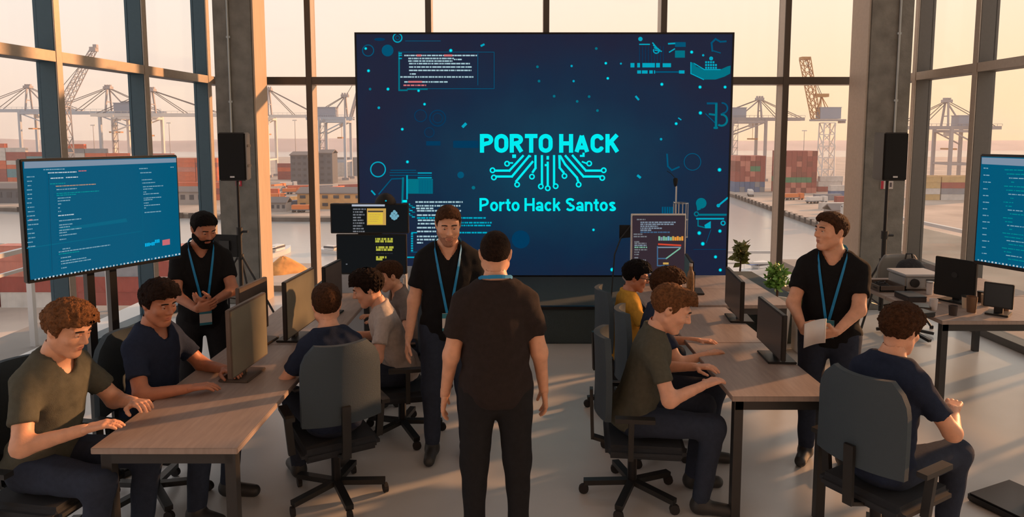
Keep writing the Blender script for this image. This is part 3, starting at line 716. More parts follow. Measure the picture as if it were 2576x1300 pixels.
CN = {'red': 'brick red', 'rust': 'dark rust red', 'orange': 'bright orange', 'white': 'off white', 'grey': 'mid grey', 'blue': 'steel blue', 'green': 'leaf green', 'teal': 'faded teal', 'pink': 'faded salmon', 'tan': 'sandy tan'}
NCONT = [0]
def container(x, y, z, rz, col, where, grp, near=False):
    o = bpy.data.objects.new('shipping_container', CM[(col, 12 if near else 6)]); COL.objects.link(o)
    o.location = (x, y, z); o.rotation_euler = (0, 0, rz); NCONT[0] += 1
    return tag(o, CN[col] + ' shipping container, ' + where, 'container', grp)
ORD = ('first', 'second', 'third', 'fourth', 'fifth', 'sixth', 'seventh', 'eighth', 'ninth')
def lay(j, i, frm, st_): return '%s layer up, %s column from %s, %s' % (ORD[j], ORD[i], frm, st_)
PI2 = math.pi / 2
rnd = random.Random(21)
# right block, ends towards the hall
for blk, (px0, t0, ncol, nrow) in enumerate(((1966, 335, 7, 8), (1850, 341, 6, 7))):
    x0 = (px0 - PCX) / F * t0
    for i in range(ncol):
        for j in range(nrow if not (blk == 1 and i in (2,)) else nrow):
            if blk == 0: col = 'green' if j == 2 and i < 6 else rnd.choice(('red', 'red', 'red', 'rust', 'pink')) if j > 0 else rnd.choice(('red', 'rust', 'pink'))
            else: col = 'green' if (j == 4 and i in (3, 4)) else rnd.choice(('rust', 'red', 'red', 'pink')) if j > 1 else rnd.choice(('blue', 'blue', 'grey'))
            container(x0 + i * 2.56 + 1.3, t0 + 6.5, QZ + j * 2.62, PI2, col, (lay(j, i, 'the video wall', 'tall stack') if blk == 0 else lay(j, i, 'the video wall', 'shorter stack')), 'containers stacked on the diagonal quay')
# loose containers behind and beside them
for px, t, j, col in ((2120, 318, 0, 'blue'), (2120, 318, 1, 'white'), (2150, 330, 0, 'grey'), (2085, 300, 0, 'grey'), (2140, 290, 0, 'red'), (2105, 262, 0, 'white'), (2140, 250, 0, 'grey'), (2086, 345, 1, 'white'), (2086, 345, 0, 'red'), (2090, 345, 2, 'white')):
    container((px - PCX) / F * t, t, QZ + j * 2.62, .08, col, 'parked loose beside the luffing crane', 'loose containers on the diagonal quay')
for i in range(6):
    for j in range(4):
        t = 300; container((2330 + (i % 3) * 72 - PCX) / F * t + (i // 3) * 3, t + (i // 3) * 8, QZ + j * 2.62, 0, rnd.choice(('tan', 'white', 'red', 'grey', 'pink')) if j < 3 else 'tan', '%s layer up, %s row, seen past the warm grey fins' % (ORD[j], ('front', 'rear')[i // 3]), 'containers past the right glazed wall')
# terminal stacks across the basin, long sides towards the hall
for (px0, t0, ncol, nrow, pal, wh) in ((-30, 420, 3, 9, ('orange', 'red', 'teal', 'white', 'orange'), 'below the teal crane house'), (165, 394, 3, 9, ('orange', 'white', 'grey', 'blue', 'orange', 'red'), 'below the lattice jib'), (385, 388, 3, 8, ('orange', 'orange', 'red', 'pink', 'white'), 'by the left concrete column'), (430, 300, 2, 4, ('orange', 'orange', 'red'), 'by the quay edge')):
    x0 = (px0 - PCX) / F * t0
    for i in range(ncol):
        for j in range(rnd.randint(nrow - 2, nrow)):
            container(x0 + i * 12.6 + 6, t0, QZ + j * 2.62, 0, rnd.choice(pal), '%s layer up in the stacks %s' % (ORD[j], wh), 'containers in the terminal across the basin')
for (px0, t0, ncol, nrow, pal) in ((700, 440, 2, 4, ('red', 'orange', 'grey')), (846, 480, 2, 5, ('grey', 'grey', 'white')), (790, 418, 1, 6, ('grey', 'grey', 'blue'))):
    x0 = (px0 - PCX) / F * t0
    for i in range(ncol):
        for j in range(nrow): container(x0 + i * 12.6 + 6, t0, QZ + j * 2.62, 0, rnd.choice(pal), '%s layer up, between the crane legs' % ORD[j], 'containers between the crane legs')
for i, (px, t, col) in enumerate(((668, 330, 'orange'), (712, 285, 'tan'), (790, 328, 'white'), (805, 352, 'grey'), (845, 345, 'orange'), (880, 360, 'red'), (900, 330, 'white'), (815, 300, 'tan'), (690, 345, 'grey'), (752, 352, 'orange'), (720, 268, 'blue'))):
    container((px - PCX) / F * t, t, QZ, (i * 0.7) % 1.5, col, 'standing alone on the yard %s' % ('below the gantry crane' if px < 760 else 'beside the video wall'), 'loose containers in the terminal yard')
# near stack below the hall
for i in range(4):
    for j in range(4):
        for k in range(1):
            col = ('red', 'pink', 'red', 'grey', 'red', 'white', 'pink', 'orange', 'red', 'grey', 'red', 'pink', 'white')[(i * 5 + j * 3) % 13]
            container(-92 + i * 12.7, 112, QZ + j * 2.62, 0, col, '%s layer up, %s column of the near stack' % (ORD[j], ORD[i]), 'containers on the near quay', True)

# ---- gantry cranes
def gantry(px, t, ay, gy, d, house, raised=False, label='', paint='crane_blue', gauge=21, reach=42, back=16):
    X = (px - PCX) / F * t - d * (gauge * .4 - .5); Y = t; apex, gird = at_t(px, ay, t).z - QZ, at_t(px, gy, t).z - QZ
    T_ = thing('gantry_crane', label, 'crane', (X, Y, QZ), 'gantry cranes along the terminal'); c = Vector((X, Y, QZ))
    P = lambda x, y, z: c + Vector((x * d, y, z))
    W = 8
    for x in (-gauge * .55, gauge * .45):
        for y in (-W, W):
            MB().beam(P(x, y, 0), P(x, y, gird + 2), 1.5, 1.7).build('leg', paint, T_)
            MB().box(P(x, y, .8), (4.5, 1.8, 1.6)).build('bogie', 'crane_grey', T_)
    b = MB()
    for x in (-gauge * .55, gauge * .45):
        b.beam(P(x, -W, 12), P(x, W, 12), 1.2).beam(P(x, -W, gird), P(x, W, gird), 1.4)
    for y in (-W, W): b.beam(P(-gauge * .55, y, 12), P(gauge * .45, y, 12), 1.4).beam(P(-gauge * .55, y, gird - 8), P(gauge * .45, y, gird), .7).beam(P(-gauge * .55, y, gird), P(gauge * .45, y, gird), 1.4)
    b.build('portal_beam', paint, T_)
    g = MB(); x1 = gauge * .45 + (4 if raised else reach)
    for y in (-3, 3): g.beam(P(-gauge * .55 - back, y, gird + 2), P(x1, y, gird + 2), 1.1, 2.0)
    for k in range(8): g.beam(P(-gauge * .55 - back + k * (x1 + gauge * .55 + back) / 7, -3, gird + 2), P(-gauge * .55 - back + k * (x1 + gauge * .55 + back) / 7, 3, gird + 2), .5)
    for k in range(22):
        xx = -gauge * .55 - back + k * (x1 + gauge * .55 + back) / 21; g.beam(P(xx, -4, gird + 3), P(xx, -4, gird + 4.2), .15)
    g.beam(P(-gauge * .55 - back, -4, gird + 4.2), P(x1, -4, gird + 4.2), .18)
    g.build('girder', paint, T_)
    xa = gauge * .40; a_ = MB()
    for y in (-3.4, 3.4): a_.beam(P(xa, y, gird + 2), P(xa - .5, y * .4, apex), .9)
    a_.beam(P(-gauge * .3, 0, gird + 2), P(xa - .6, 0, apex - .5), .7).box(P(xa - .5, 0, apex), (4.5, 4, 1.6)).beam(P(xa, -2.5, (gird + apex) / 2), P(xa, 2.5, (gird + apex) / 2), .6)
    for q in (-1.6, 0, 1.6): a_.box(P(xa - .5 + q, 0, apex + 1.2), (.8, 1.6, 1.4))
    a_.build('a_frame', 'crane_grey', T_)
    for y in (-2.6, 2.6):
        pts = [P(-gauge * .55 - back * .8, y, gird + 3)] + ([] if raised else [P(x1 * .55, y, gird + 3), P(x1 * .95, y, gird + 3)])
        for q in pts: MB().cyl(P(xa - .5, y * .5, apex), q, .24, n=5).build('stay', 'cable', T_)
    if raised:
        bm_ = MB(); tip = P(gauge * .45 + 12, 0, apex + 20)
        for y in (-2.4, 2.4): bm_.beam(P(gauge * .45 + 2, y, gird + 2), tip + Vector((0, y, 0)), .7, 1.2)
        for k in range(7): q = P(gauge * .45 + 2, 0, gird + 2).lerp(tip, k / 6); bm_.beam(q + Vector((0, -2.4, 0)), q + Vector((0, 2.4, 0)), .4)
        bm_.build('raised_boom', 'crane_grey', T_)
        MB().cyl(P(xa, 0, apex), tip, .2, n=5).build('stay', 'cable', T_)
    hx = -gauge * .35
    h = MB().box(P(hx, 0, gird + 6), (12, 7, 6)).box(P(hx, 0, gird + 9.1), (12.6, 7.6, .4)).build('machinery_house', house, T_)
    MB().box(P(gauge * .2, 2, gird - 1.5), (3.2, 2.6, 3)).build('operator_cab', 'crane_white', T_)
    st_ = MB()
    for k in range(8): st_.box(P(-gauge * .55 + 1.8, -W - 1.4, 3 + k * 4.5), (3.2, 1.6, .3)).beam(P(-gauge * .55 + .4, -W - 1.4, 3 + k * 4.5), P(-gauge * .55 + 3, -W - 1.4, 7.5 + k * 4.5), .25)
    for x in (.3, 3.3): st_.beam(P(-gauge * .55 + x, -W - 1.4, 0), P(-gauge * .55 + x, -W - 1.4, 39), .3)
    st_.build('stair_tower', 'crane_grey', T_)
    MB().beam(P(gauge * .2, 0, gird - 10), P(gauge * .2, 0, gird), .2).box(P(gauge * .2, 0, gird - 10.4), (3, 11, .9)).build('spreader', 'crane_ochre', T_)
    return T_
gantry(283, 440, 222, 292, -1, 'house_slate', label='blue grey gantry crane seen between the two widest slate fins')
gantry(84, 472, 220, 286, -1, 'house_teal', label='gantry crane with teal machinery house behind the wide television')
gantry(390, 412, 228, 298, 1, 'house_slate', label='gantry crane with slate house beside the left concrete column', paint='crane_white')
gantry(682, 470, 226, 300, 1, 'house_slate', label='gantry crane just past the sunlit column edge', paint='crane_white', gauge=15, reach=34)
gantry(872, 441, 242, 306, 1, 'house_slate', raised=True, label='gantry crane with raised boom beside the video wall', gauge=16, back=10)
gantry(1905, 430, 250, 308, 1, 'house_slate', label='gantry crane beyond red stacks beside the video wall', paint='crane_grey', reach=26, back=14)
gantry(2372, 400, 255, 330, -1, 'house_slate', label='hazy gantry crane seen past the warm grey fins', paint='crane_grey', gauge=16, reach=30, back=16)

# ---- luffing cranes
def lattice(mb, a, b, w0, w1, n, r):
    a, b = Vector(a), Vector(b); d = (b - a).normalized(); x = d.cross(Vector((0, 1, 0))).normalized(); y = Vector((0, 1, 0))
    prev = None
    for k in range(n + 1):
        f = k / n; c = a.lerp(b, f); w = w0 + (w1 - w0) * f
        cur = [c + x * (sx_ * w / 2) + y * (sy_ * w / 2) for sx_, sy_ in ((-1, -1), (1, -1), (1, 1), (-1, 1))]
        if prev:
            for i in range(4): mb.beam(prev[i], cur[i], r); mb.beam(prev[i], cur[(i + 1) % 4], r * .6)
        for i in range(4): mb.beam(cur[i], cur[(i + 1) % 4], r * .6)
        prev = cur
t = 380; c = at_t(2082, 300, t); base = Vector((c.x, c.y, QZ))
lc = thing('luffing_crane', 'ochre luffing harbour crane with steep jib above red stacks', 'crane', base)
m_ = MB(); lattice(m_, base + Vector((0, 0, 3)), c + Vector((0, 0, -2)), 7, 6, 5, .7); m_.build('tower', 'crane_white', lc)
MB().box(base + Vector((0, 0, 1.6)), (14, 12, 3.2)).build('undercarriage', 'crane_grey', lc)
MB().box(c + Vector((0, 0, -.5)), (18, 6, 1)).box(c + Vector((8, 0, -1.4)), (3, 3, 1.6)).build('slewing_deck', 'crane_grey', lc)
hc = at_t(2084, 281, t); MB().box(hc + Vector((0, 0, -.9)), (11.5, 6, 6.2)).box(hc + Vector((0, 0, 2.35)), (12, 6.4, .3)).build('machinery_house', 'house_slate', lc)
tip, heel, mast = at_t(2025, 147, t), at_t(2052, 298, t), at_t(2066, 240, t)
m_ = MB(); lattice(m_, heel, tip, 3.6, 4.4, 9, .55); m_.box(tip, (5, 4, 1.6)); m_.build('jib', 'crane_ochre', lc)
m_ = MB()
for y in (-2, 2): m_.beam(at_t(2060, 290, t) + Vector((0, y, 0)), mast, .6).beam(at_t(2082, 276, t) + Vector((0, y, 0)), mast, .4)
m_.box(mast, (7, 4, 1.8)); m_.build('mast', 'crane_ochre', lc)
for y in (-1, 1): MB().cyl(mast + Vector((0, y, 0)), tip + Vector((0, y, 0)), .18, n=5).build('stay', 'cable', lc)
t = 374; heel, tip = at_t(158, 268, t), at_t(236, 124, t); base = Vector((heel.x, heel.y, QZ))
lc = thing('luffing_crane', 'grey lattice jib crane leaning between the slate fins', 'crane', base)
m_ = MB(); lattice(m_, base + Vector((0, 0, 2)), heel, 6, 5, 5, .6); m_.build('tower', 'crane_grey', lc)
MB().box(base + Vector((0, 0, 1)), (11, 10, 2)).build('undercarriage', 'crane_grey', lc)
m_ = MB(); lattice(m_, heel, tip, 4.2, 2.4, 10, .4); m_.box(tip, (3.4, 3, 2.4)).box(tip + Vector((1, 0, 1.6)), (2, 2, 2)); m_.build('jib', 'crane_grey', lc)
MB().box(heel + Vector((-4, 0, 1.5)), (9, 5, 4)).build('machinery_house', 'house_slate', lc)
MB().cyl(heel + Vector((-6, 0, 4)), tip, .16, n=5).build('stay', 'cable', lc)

# ---- yard buildings, vehicles and masts
mat('shed_wall', rgb(150, 142, 138), .9, var=.1, vscale=.2); mat('shed_roof', rgb(120, 110, 106), .8); mat('dark_shed', rgb(92, 94, 100), .9); mat('win_dark', rgb(60, 62, 70), .3)
mat('ochre_build', rgb(196, 150, 96), .8, var=.2, vscale=.3)
def shed(px, t, w, dp, h, wall, label, nwin=6, nrow=2):
    X = (px - PCX) / F * t; tt = thing('harbour_shed', label, 'building', (X, t, QZ))
    MB().box((X, t, QZ + h / 2), (w, dp, h)).build('wall', wall, tt)
    MB().prism([(X - w / 2 - .5, t - dp / 2 - .5, QZ + h), (X + w / 2 + .5, t - dp / 2 - .5, QZ + h), (X + w / 2 + .5, t, QZ + h + 1.8), (X - w / 2 - .5, t, QZ + h + 1.8)], (0, 0, .4)).prism([(X - w / 2 - .5, t, QZ + h + 1.8), (X + w / 2 + .5, t, QZ + h + 1.8), (X + w / 2 + .5, t + dp / 2, QZ + h), (X - w / 2 - .5, t + dp / 2, QZ + h)], (0, 0, .4)).build('roof', 'shed_roof', tt)
    for j in range(nrow):
        for i in range(nwin): MB().box((X - w / 2 + (i + .5) * w / nwin, t - dp / 2 - .05, QZ + h * (j + .6) / nrow), (w / nwin * .5, .2, h / nrow * .4)).build('window', 'win_dark', tt)
shed(762, 400, 10, 14, 17, 'dark_shed', 'tall dark grey shed standing left of the crane legs', 3, 5)
shed(826, 405, 8, 12, 18, 'dark_shed', 'narrow dark shed between the crane legs', 2, 5)
shed(840, 268, 26, 12, 6, 'ochre_build', 'sunlit ochre shed with dark windows beside the video wall', 6, 2)
shed(690, 256, 10, 6, 3.2, 'shed_wall', 'long low pale shed near the quay edge', 5, 1)
shed(2128, 236, 11, 7, 2.6, 'shed_wall', 'pale shed on the diagonal quay behind standing man', 5, 1)
shed(460, 285, 22, 10, 5, 'shed_wall', 'low pale shed seen beside the left concrete column', 6, 1)
shed(40, 290, 28, 10, 6, 'dark_shed', 'dark low shed seen left of the wide television', 7, 1)
mat('truck_orange', rgb(214, 120, 60), .6); mat('truck_white', rgb(205, 200, 195), .6); mat('truck_grey', rgb(110, 112, 118), .6)
def truck(px, t, col, label, rz=0):
    X = (px - PCX) / F * t; tt = thing('yard_truck', label, 'truck', (X, t, QZ), 'yard trucks', rz)
    MB().box((3.4, 0, 1.7), (2.2, 2.4, 2.6)).build('cab', col, tt, local=True, bevel=.2)
    MB().box((4.2, 0, 2.2), (.7, 2.1, 1.0)).build('windscreen', 'win_dark', tt, local=True)
    MB().box((-1.6, 0, 1.0), (7.6, 2.3, .4)).build('flatbed', 'truck_grey', tt, local=True)
    MB().box((-1.6, 0, 2.0), (6.4, 2.2, 1.6)).build('load', col, tt, local=True)
    for x in (3.4, -.8, -2.2, -4.2):
        for y in (-1.05, 1.05): MB().cyl((x, y - .15, .5), (x, y + .15, .5), .5, n=10).build('wheel', 'rubber', tt, local=True)
for px, t, col, lab, rz in ((735, 330, 'truck_orange', 'orange yard truck parked below the gantry crane', .2), (690, 300, 'truck_orange', 'orange yard truck driving along the quay road', .1), (850, 320, 'truck_white', 'white yard truck near the ochre shed', -.3), (885, 300, 'truck_orange', 'orange truck beside the video wall edge', .1),
                            (700, 360, 'truck_orange', 'orange truck between crane feet', 1.2), (778, 284, 'truck_white', 'white truck near the fin on the quay', 3.0), (725, 375, 'truck_white', 'white truck by the dark grey shed', .6), (765, 251, 'truck_orange', 'orange truck at the quay edge by the low shed', .0),
                            (2060, 285, 'truck_white', 'white truck under the red container stack', .3), (2000, 300, 'truck_orange', 'orange truck in front of the green containers', .2), (2092, 222, 'truck_orange', 'orange truck near the diagonal quay edge', 1.0), (1890, 320, 'truck_white', 'white truck near the blue containers', 1.3)):
    truck(px, t, col, lab, rz)
def mast_(px, t, h, label):
    X = (px - PCX) / F * t; tt = thing('light_mast', label, 'mast', (X, t, QZ), 'floodlight masts')
    MB().cyl((X, t, QZ), (X, t, QZ + h), .4, .2, 6).build('pole', 'crane_grey', tt); MB().box((X, t, QZ + h), (3.4, 1, .8)).build('floodlight', 'crane_white', tt)
for px, t, h in ((745, 520, 40), (820, 560, 42), (240, 500, 36), (430, 520, 38), (2020, 500, 32), (2150, 520, 30)): mast_(px, t, h, 'thin floodlight mast rising over the container terminal')

# near shore: mobile orange machine, ramp boat, planting
def foliage(mb, c, r, n, seed, leaf=.5, flat=.8):
    r_ = random.Random(seed)
    for _ in range(n):
        while True:
            p = Vector((r_.uniform(-1, 1), r_.uniform(-1, 1), r_.uniform(-1, 1)))
            if .25 < p.length < 1: break
        p = Vector(c) + Vector((p.x * r[0], p.y * r[1], p.z * r[2])); u = Vector((r_.uniform(-1, 1), r_.uniform(-1, 1), r_.uniform(-.4, 1))).normalized(); v = u.orthogonal().normalized()
        L = leaf * r_.uniform(.6, 1.3); mb.add([p, p + u * L * .5 + v * L * .28, p + u * L, p + u * L * .5 - v * L * .28], [(0, 1, 2, 3)])
mat('leaf', rgb(72, 104, 44), .6, var=.35, vscale=3); mat('leaf_dark', rgb(44, 70, 36), .7, var=.3, vscale=3); mat('bark', rgb(80, 62, 50), .9)
mat('heap', rgb(206, 140, 72), .95, var=.3, vscale=.6, bump=.6, bscale=2)
for px, t, w, h, sd in ((705, 141, 4.2, 3.2, 1), (744, 128, 2.6, 1.7, 2)):
    X = (px - PCX) / F * t; m_ = MB(); r_ = random.Random(sd); n = 22; vs_ = []
    for k in range(7):
        f = k / 6
        for i in range(n):
            a_ = 2 * math.pi * i / n; q = (1 - f) * (1 + .18 * math.sin(3 * a_ + sd) + r_.uniform(-.07, .07)); vs_.append((X + w * q * math.cos(a_), t + w * q * math.sin(a_), QZ + h * (1 - (1 - f) ** 1.6) * (1 + r_.uniform(-.05, .05))))
    m_.add(vs_, [(k * n + i, k * n + (i + 1) % n, (k + 1) * n + (i + 1) % n, (k + 1) * n + i) for k in range(6) for i in range(n)])
    tag(m_.build('sand_heap', 'heap', smooth=True), ('large orange heap of bulk cargo on the near quay', 'small orange heap of bulk cargo on the near quay')[sd - 1], 'heap')
mat('boat_white', rgb(215, 212, 208), .35); mat('boat_blue', rgb(70, 100, 150), .6); mat('boat_dark', rgb(60, 62, 70), .4)
def boat(px, t, L, rz, label, canopy):
    X = (px - PCX) / F * t; tt = thing('motor_boat', label, 'boat', (X, t, WZ), None, rz); n = 12; vs_ = []
    for i in range(n + 1):
        f = i / n; x = (f - .5) * L; w = L * .15 * (1 - max(0, (f - .55) / .45) ** 2.2) + .02; z = .9 + .7 * max(0, f - .4)
        vs_ += [(x, -w, z * L / 9), (x, -w * .7, -.3), (x, w * .7, -.3), (x, w, z * L / 9)]
    mb = MB().add(vs_, [(i * 4 + k, (i + 1) * 4 + k, (i + 1) * 4 + (k + 1) % 4, i * 4 + (k + 1) % 4) for i in range(n) for k in range(4)] + [(0, 1, 2, 3)])
    mb.build('hull', 'boat_white', tt, local=True, smooth=True)
    z0 = L / 9
    MB().box((-.02 * L, 0, z0 * 1.5), (L * .34, L * .2, z0 * 1.1)).build('cabin', 'boat_white', tt, local=True, bevel=.15)
    MB().box((-.02 * L, 0, z0 * 1.7), (L * .345, L * .205, z0 * .4)).build('cabin_window', 'boat_dark', tt, local=True)
    MB().box((-.30 * L, 0, z0 * 1.9), (L * .26, L * .22, .12)).build('canopy', canopy, tt, local=True)
    for sx_ in (-.41, -.19):
        for sy_ in (-.09, .09): MB().cyl((sx_ * L, sy_ * L, z0 * .8), (sx_ * L, sy_ * L, z0 * 1.9), .05, n=6).build('canopy_post', 'boat_white', tt, local=True)
boat(1925, 150, 11, .5, 'white motor boat with blue canopy moored below the hall', 'boat_blue')
boat(825, 175, 9, 2.8, 'small white boat with dark canopy drifting on the basin', 'boat_dark')
boat(690, 172, 12, 1.3, 'white boat moored at the near quay corner', 'boat_white')
for px, t, r, sd in ((1985, 84, 2.0, 1), (2008, 98, 2.4, 2), (2035, 76, 1.6, 3), (2120, 100, 3.0, 4), (1945, 106, 1.8, 5)):
    X = (px - PCX) / F * t; tt = thing('shrub', 'leafy green shrub growing on the near shore', 'shrub', (X, t, QZ), 'shrubs on the near shore')
    m_ = MB(); foliage(m_, (X, t, QZ + r * .8), (r * 1.3, r, r * .8), 260, sd, .8); m_.build('foliage', 'leaf_dark' if sd % 2 else 'leaf', tt)
    MB().cyl((X, t, QZ), (X, t, QZ + r), .15, n=6).build('stem', 'bark', tt)

# ---- terraces and railings just outside the glass
def railing(name, label, pts, zt_, zb_, glass=True, deck=None):
    tt = thing(name, label, 'railing', (*pts[0], zb_))
    for (a, b) in zip(pts[:-1], pts[1:]):
        a3, b3 = Vector((*a, 0)), Vector((*b, 0)); L = (b3 - a3).length; n = max(1, round(L / 1.3)); d = (b3 - a3).normalized(); R = Matrix((d, Vector((-d.y, d.x, 0)), Vector((0, 0, 1)))).transposed()
        mid = (a3 + b3) / 2
        MB().box(mid + Vector((0, 0, zt_)), (L, .06, .05), R).build('handrail', 'galv', tt)
        MB().box(mid + Vector((0, 0, zt_ - .22 if not glass else zb_ + .1)), (L, .035, .035), R).build('rail', 'galv', tt)
        for i in range(n + 1):
            p = a3.lerp(b3, i / n); MB().box(p + Vector((0, 0, (zt_ + zb_) / 2)), (.06, .06, zt_ - zb_), R).build('post', 'galv', tt)
        if glass:
            for i in range(n):
                p, q = a3.lerp(b3, (i + .06) / n), a3.lerp(b3, (i + .94) / n)
                MB().box((p + q) / 2 + Vector((0, 0, (zt_ + zb_) / 2 + .03)), ((q - p).length, .014, zt_ - zb_ - .22), R).build('pane', 'rail_glass', tt)
    return tt
mat('terrace_deck', rgb(150, 142, 134), .9, var=.12, vscale=1)
struct(MB().span((5.35, -3, -.45), (6.75, 13.4, -.3)).build('terrace', 'terrace_deck'), 'narrow paved terrace outside the right glazed wall', 'terrace')
struct(MB().span((-6.3, -3, -.45), (-4.95, 9.7, -.3)).build('terrace', 'terrace_deck'), 'narrow paved terrace outside the left glazed wall', 'terrace')
struct(MB().span((-6.3, 9.7, -1.45), (5.3, 13.4, -1.3)).build('terrace', 'terrace_deck'), 'lower terrace behind the video wall', 'terrace')
railing('glass_railing', 'pale metal railing with glass panels outside the warm grey fins', [(6.5, 13.2), (6.5, 5.6), (6.5, 1.5)], .80, -.30)
railing('metal_railing', 'grey metal railing outside the slate fins by the wide television', [(-5.7, 9.4), (-5.6, 6.2), (-5.6, 1.5)], .86, -.30, False)
railing('metal_railing', 'thin grey railing on the lower terrace behind the video wall', [(2.4, 13.2), (5.2, 13.2)], -.12, -1.30, False)

# ================================================================== PEOPLE (implicit surfaces, meshed with surface nets)
A32 = lambda *a: np.array(a, dtype=np.float32)
def v3(v): return np.array(tuple(v), dtype=np.float32)
def caps(P, a, b, ra, rb=None):
    rb = ra if rb is None else rb; a, b = v3(a), v3(b); ab = b - a; q = P - a
    t = np.clip((q @ ab) / max(float(ab @ ab), 1e-9), 0, 1)
    d = q - t[:, None] * ab
    return np.sqrt((d * d).sum(1)) - (ra + (rb - ra) * t)
def ell(P, c, r, R=None):
    q = P - v3(c)
    if R is not None: q = q @ R
    r = v3(r); k0 = np.sqrt(((q / r) ** 2).sum(1)); k1 = np.sqrt(((q / (r * r)) ** 2).sum(1)) + 1e-9
    return k0 * (k0 - 1) / k1
def smin(a, b, k):
    h = np.maximum(k - np.abs(a - b), 0) / k
    return np.minimum(a, b) - h * h * k * .25
def smax(a, b, k): return -smin(-a, -b, k)
def sn(P, f, ph):
    x, y, z = P[:, 0] * f, P[:, 1] * f, P[:, 2] * f
    return (np.sin(x + 1.7 * np.sin(y * .9 + ph) + ph) + np.sin(y * 1.1 + 1.5 * np.sin(z * 1.05 + 2 * ph)) + np.sin(z * .95 + 1.6 * np.sin(x * 1.2 + 3 * ph))) / 3
def nets(f, lo, hi, h):
    lo, hi = v3(lo), v3(hi); n = np.maximum(np.ceil((hi - lo) / h).astype(int) + 1, 4)
    g = [lo[i] + h * np.arange(n[i], dtype=np.float32) for i in range(3)]
    G = np.stack(np.meshgrid(*g, indexing='ij'), -1).reshape(-1, 3)
    V = f(G).reshape(n); S_ = V < 0; nx, ny, nz = n
    acc = np.zeros((nx - 1, ny - 1, nz - 1, 3), np.float32); cnt = np.zeros((nx - 1, ny - 1, nz - 1), np.float32)
    cross = []
    for ax in range(3):
        s0 = [slice(None)] * 3; s1 = [slice(None)] * 3; s0[ax] = slice(0, -1); s1[ax] = slice(1, None)
        a, b = V[tuple(s0)], V[tuple(s1)]; c = S_[tuple(s0)] != S_[tuple(s1)]; cross.append(c)
        t = np.where(c, a / np.where(c, a - b, 1), 0)
        o = [i for i in range(3) if i != ax]
        for d0 in (0, 1):
            for d1 in (0, 1):
                sl_ = [slice(None)] * 3; sl_[o[0]] = slice(d0, n[o[0]] - 1 + d0); sl_[o[1]] = slice(d1, n[o[1]] - 1 + d1)
                m = c[tuple(sl_)]; acc[..., ax] += t[tuple(sl_)] * m; acc[..., o[0]] += d0 * m; acc[..., o[1]] += d1 * m; cnt += m
    act = cnt > 0; idx = np.full(act.shape, -1, np.int64); idx[act] = np.arange(act.sum()); ijk = np.argwhere(act)
    verts = lo + (ijk + acc[act] / cnt[act][:, None]) * h
    faces = []
    for ax in range(3):
        o = [i for i in range(3) if i != ax]; c = cross[ax]; e = np.argwhere(c)
        e = e[(e[:, o[0]] >= 1) & (e[:, o[0]] <= n[o[0]] - 2) & (e[:, o[1]] >= 1) & (e[:, o[1]] <= n[o[1]] - 2)]
        q = []
        for d0, d1 in ((-1, -1), (0, -1), (0, 0), (-1, 0)):
            k = e.copy(); k[:, o[0]] += d0; k[:, o[1]] += d1; q.append(idx[k[:, 0], k[:, 1], k[:, 2]])
        q = np.stack(q, 1); inside = S_[e[:, 0], e[:, 1], e[:, 2]]
        flip = inside if ax != 1 else ~inside
        q[~flip] = q[~flip][:, ::-1]; faces.append(q)
    return verts, np.concatenate(faces)
def mesh_np(name, parts, m, parent, smooth=True):
    vs_, fs, b = [], [], 0
    for v, f in parts: vs_.append(v); fs.append(f + b); b += len(v)
    v = np.concatenate(vs_).astype(np.float32); f = np.concatenate(fs); ok = (f >= 0).all(1); f = f[ok]
    me = bpy.data.meshes.new(name); me.vertices.add(len(v)); me.vertices.foreach_set('co', v.ravel())
    me.loops.add(f.size); me.loops.foreach_set('vertex_index', f.ravel().astype(np.int32)); me.polygons.add(len(f))
    me.polygons.foreach_set('loop_start', np.arange(0, f.size, 4, dtype=np.int32)); me.polygons.foreach_set('loop_total', np.full(len(f), 4, np.int32))
    me.update(calc_edges=True); me.validate()
    bm = bmesh.new(); bm.from_mesh(me); bmesh.ops.recalc_face_normals(bm, faces=bm.faces); bm.to_mesh(me); bm.free()
    me.polygons.foreach_set('use_smooth', [smooth] * len(me.polygons))
    me.materials.append(MATS[m] if isinstance(m, str) else m)
    o = bpy.data.objects.new(name, me); COL.objects.link(o); o.parent = parent
    return o
def skin(name, col):
    m = mat(name, col, .5, var=.10, vscale=22, bump=.06, bscale=150); b = m.node_tree.nodes['Principled BSDF']
    b.inputs['Subsurface Weight'].default_value = .15; b.inputs['Subsurface Radius'].default_value = (.02, .008, .004); b.inputs['Subsurface Scale'].default_value = .5
skin('skin_a', rgb(218, 164, 134)); skin('skin_b', rgb(184, 124, 96)); skin('skin_c', rgb(226, 172, 144))
for hn, hc_ in (('black', (.009, .007, .007)), ('dark', (.022, .012, .008)), ('brown', (.068, .030, .014)), ('light', (.19, .085, .036))):
    mat('hair_' + hn, hc_, .75, var=.45, vscale=70, bump=.9, bscale=160, spec=.12)
def cloth(name, c): mat(name, c, .9, var=.10, vscale=40, bump=.25, bscale=300, spec=.15)
cloth('tee_black', (.010, .010, .011)); cloth('tee_brown', (.028, .021, .020)); cloth('tee_white', (.55, .50, .47)); cloth('tee_grey', (.20, .17, .155)); cloth('tee_yellow', (.55, .30, .045)); cloth('tee_navy', (.02, .03, .06)); cloth('tee_olive', (.09, .09, .07))
cloth('jeans', (.03, .04, .065)); cloth('chino', (.10, .085, .065)); cloth('trousers', (.018, .018, .02)); mat('shoe', (.03, .03, .03), .5); mat('shoe_white', (.5, .5, .5), .5)
mat('lanyard', (.0, .22, .50), .6); mat('badge_white', (.6, .57, .54), .4); mat('badge_teal', (.02, .20, .27), .4); mat('eye_white', (.6, .57, .54), .2); mat('iris', (.02, .012, .008), .15); mat('lens', (.02, .02, .02), .1)
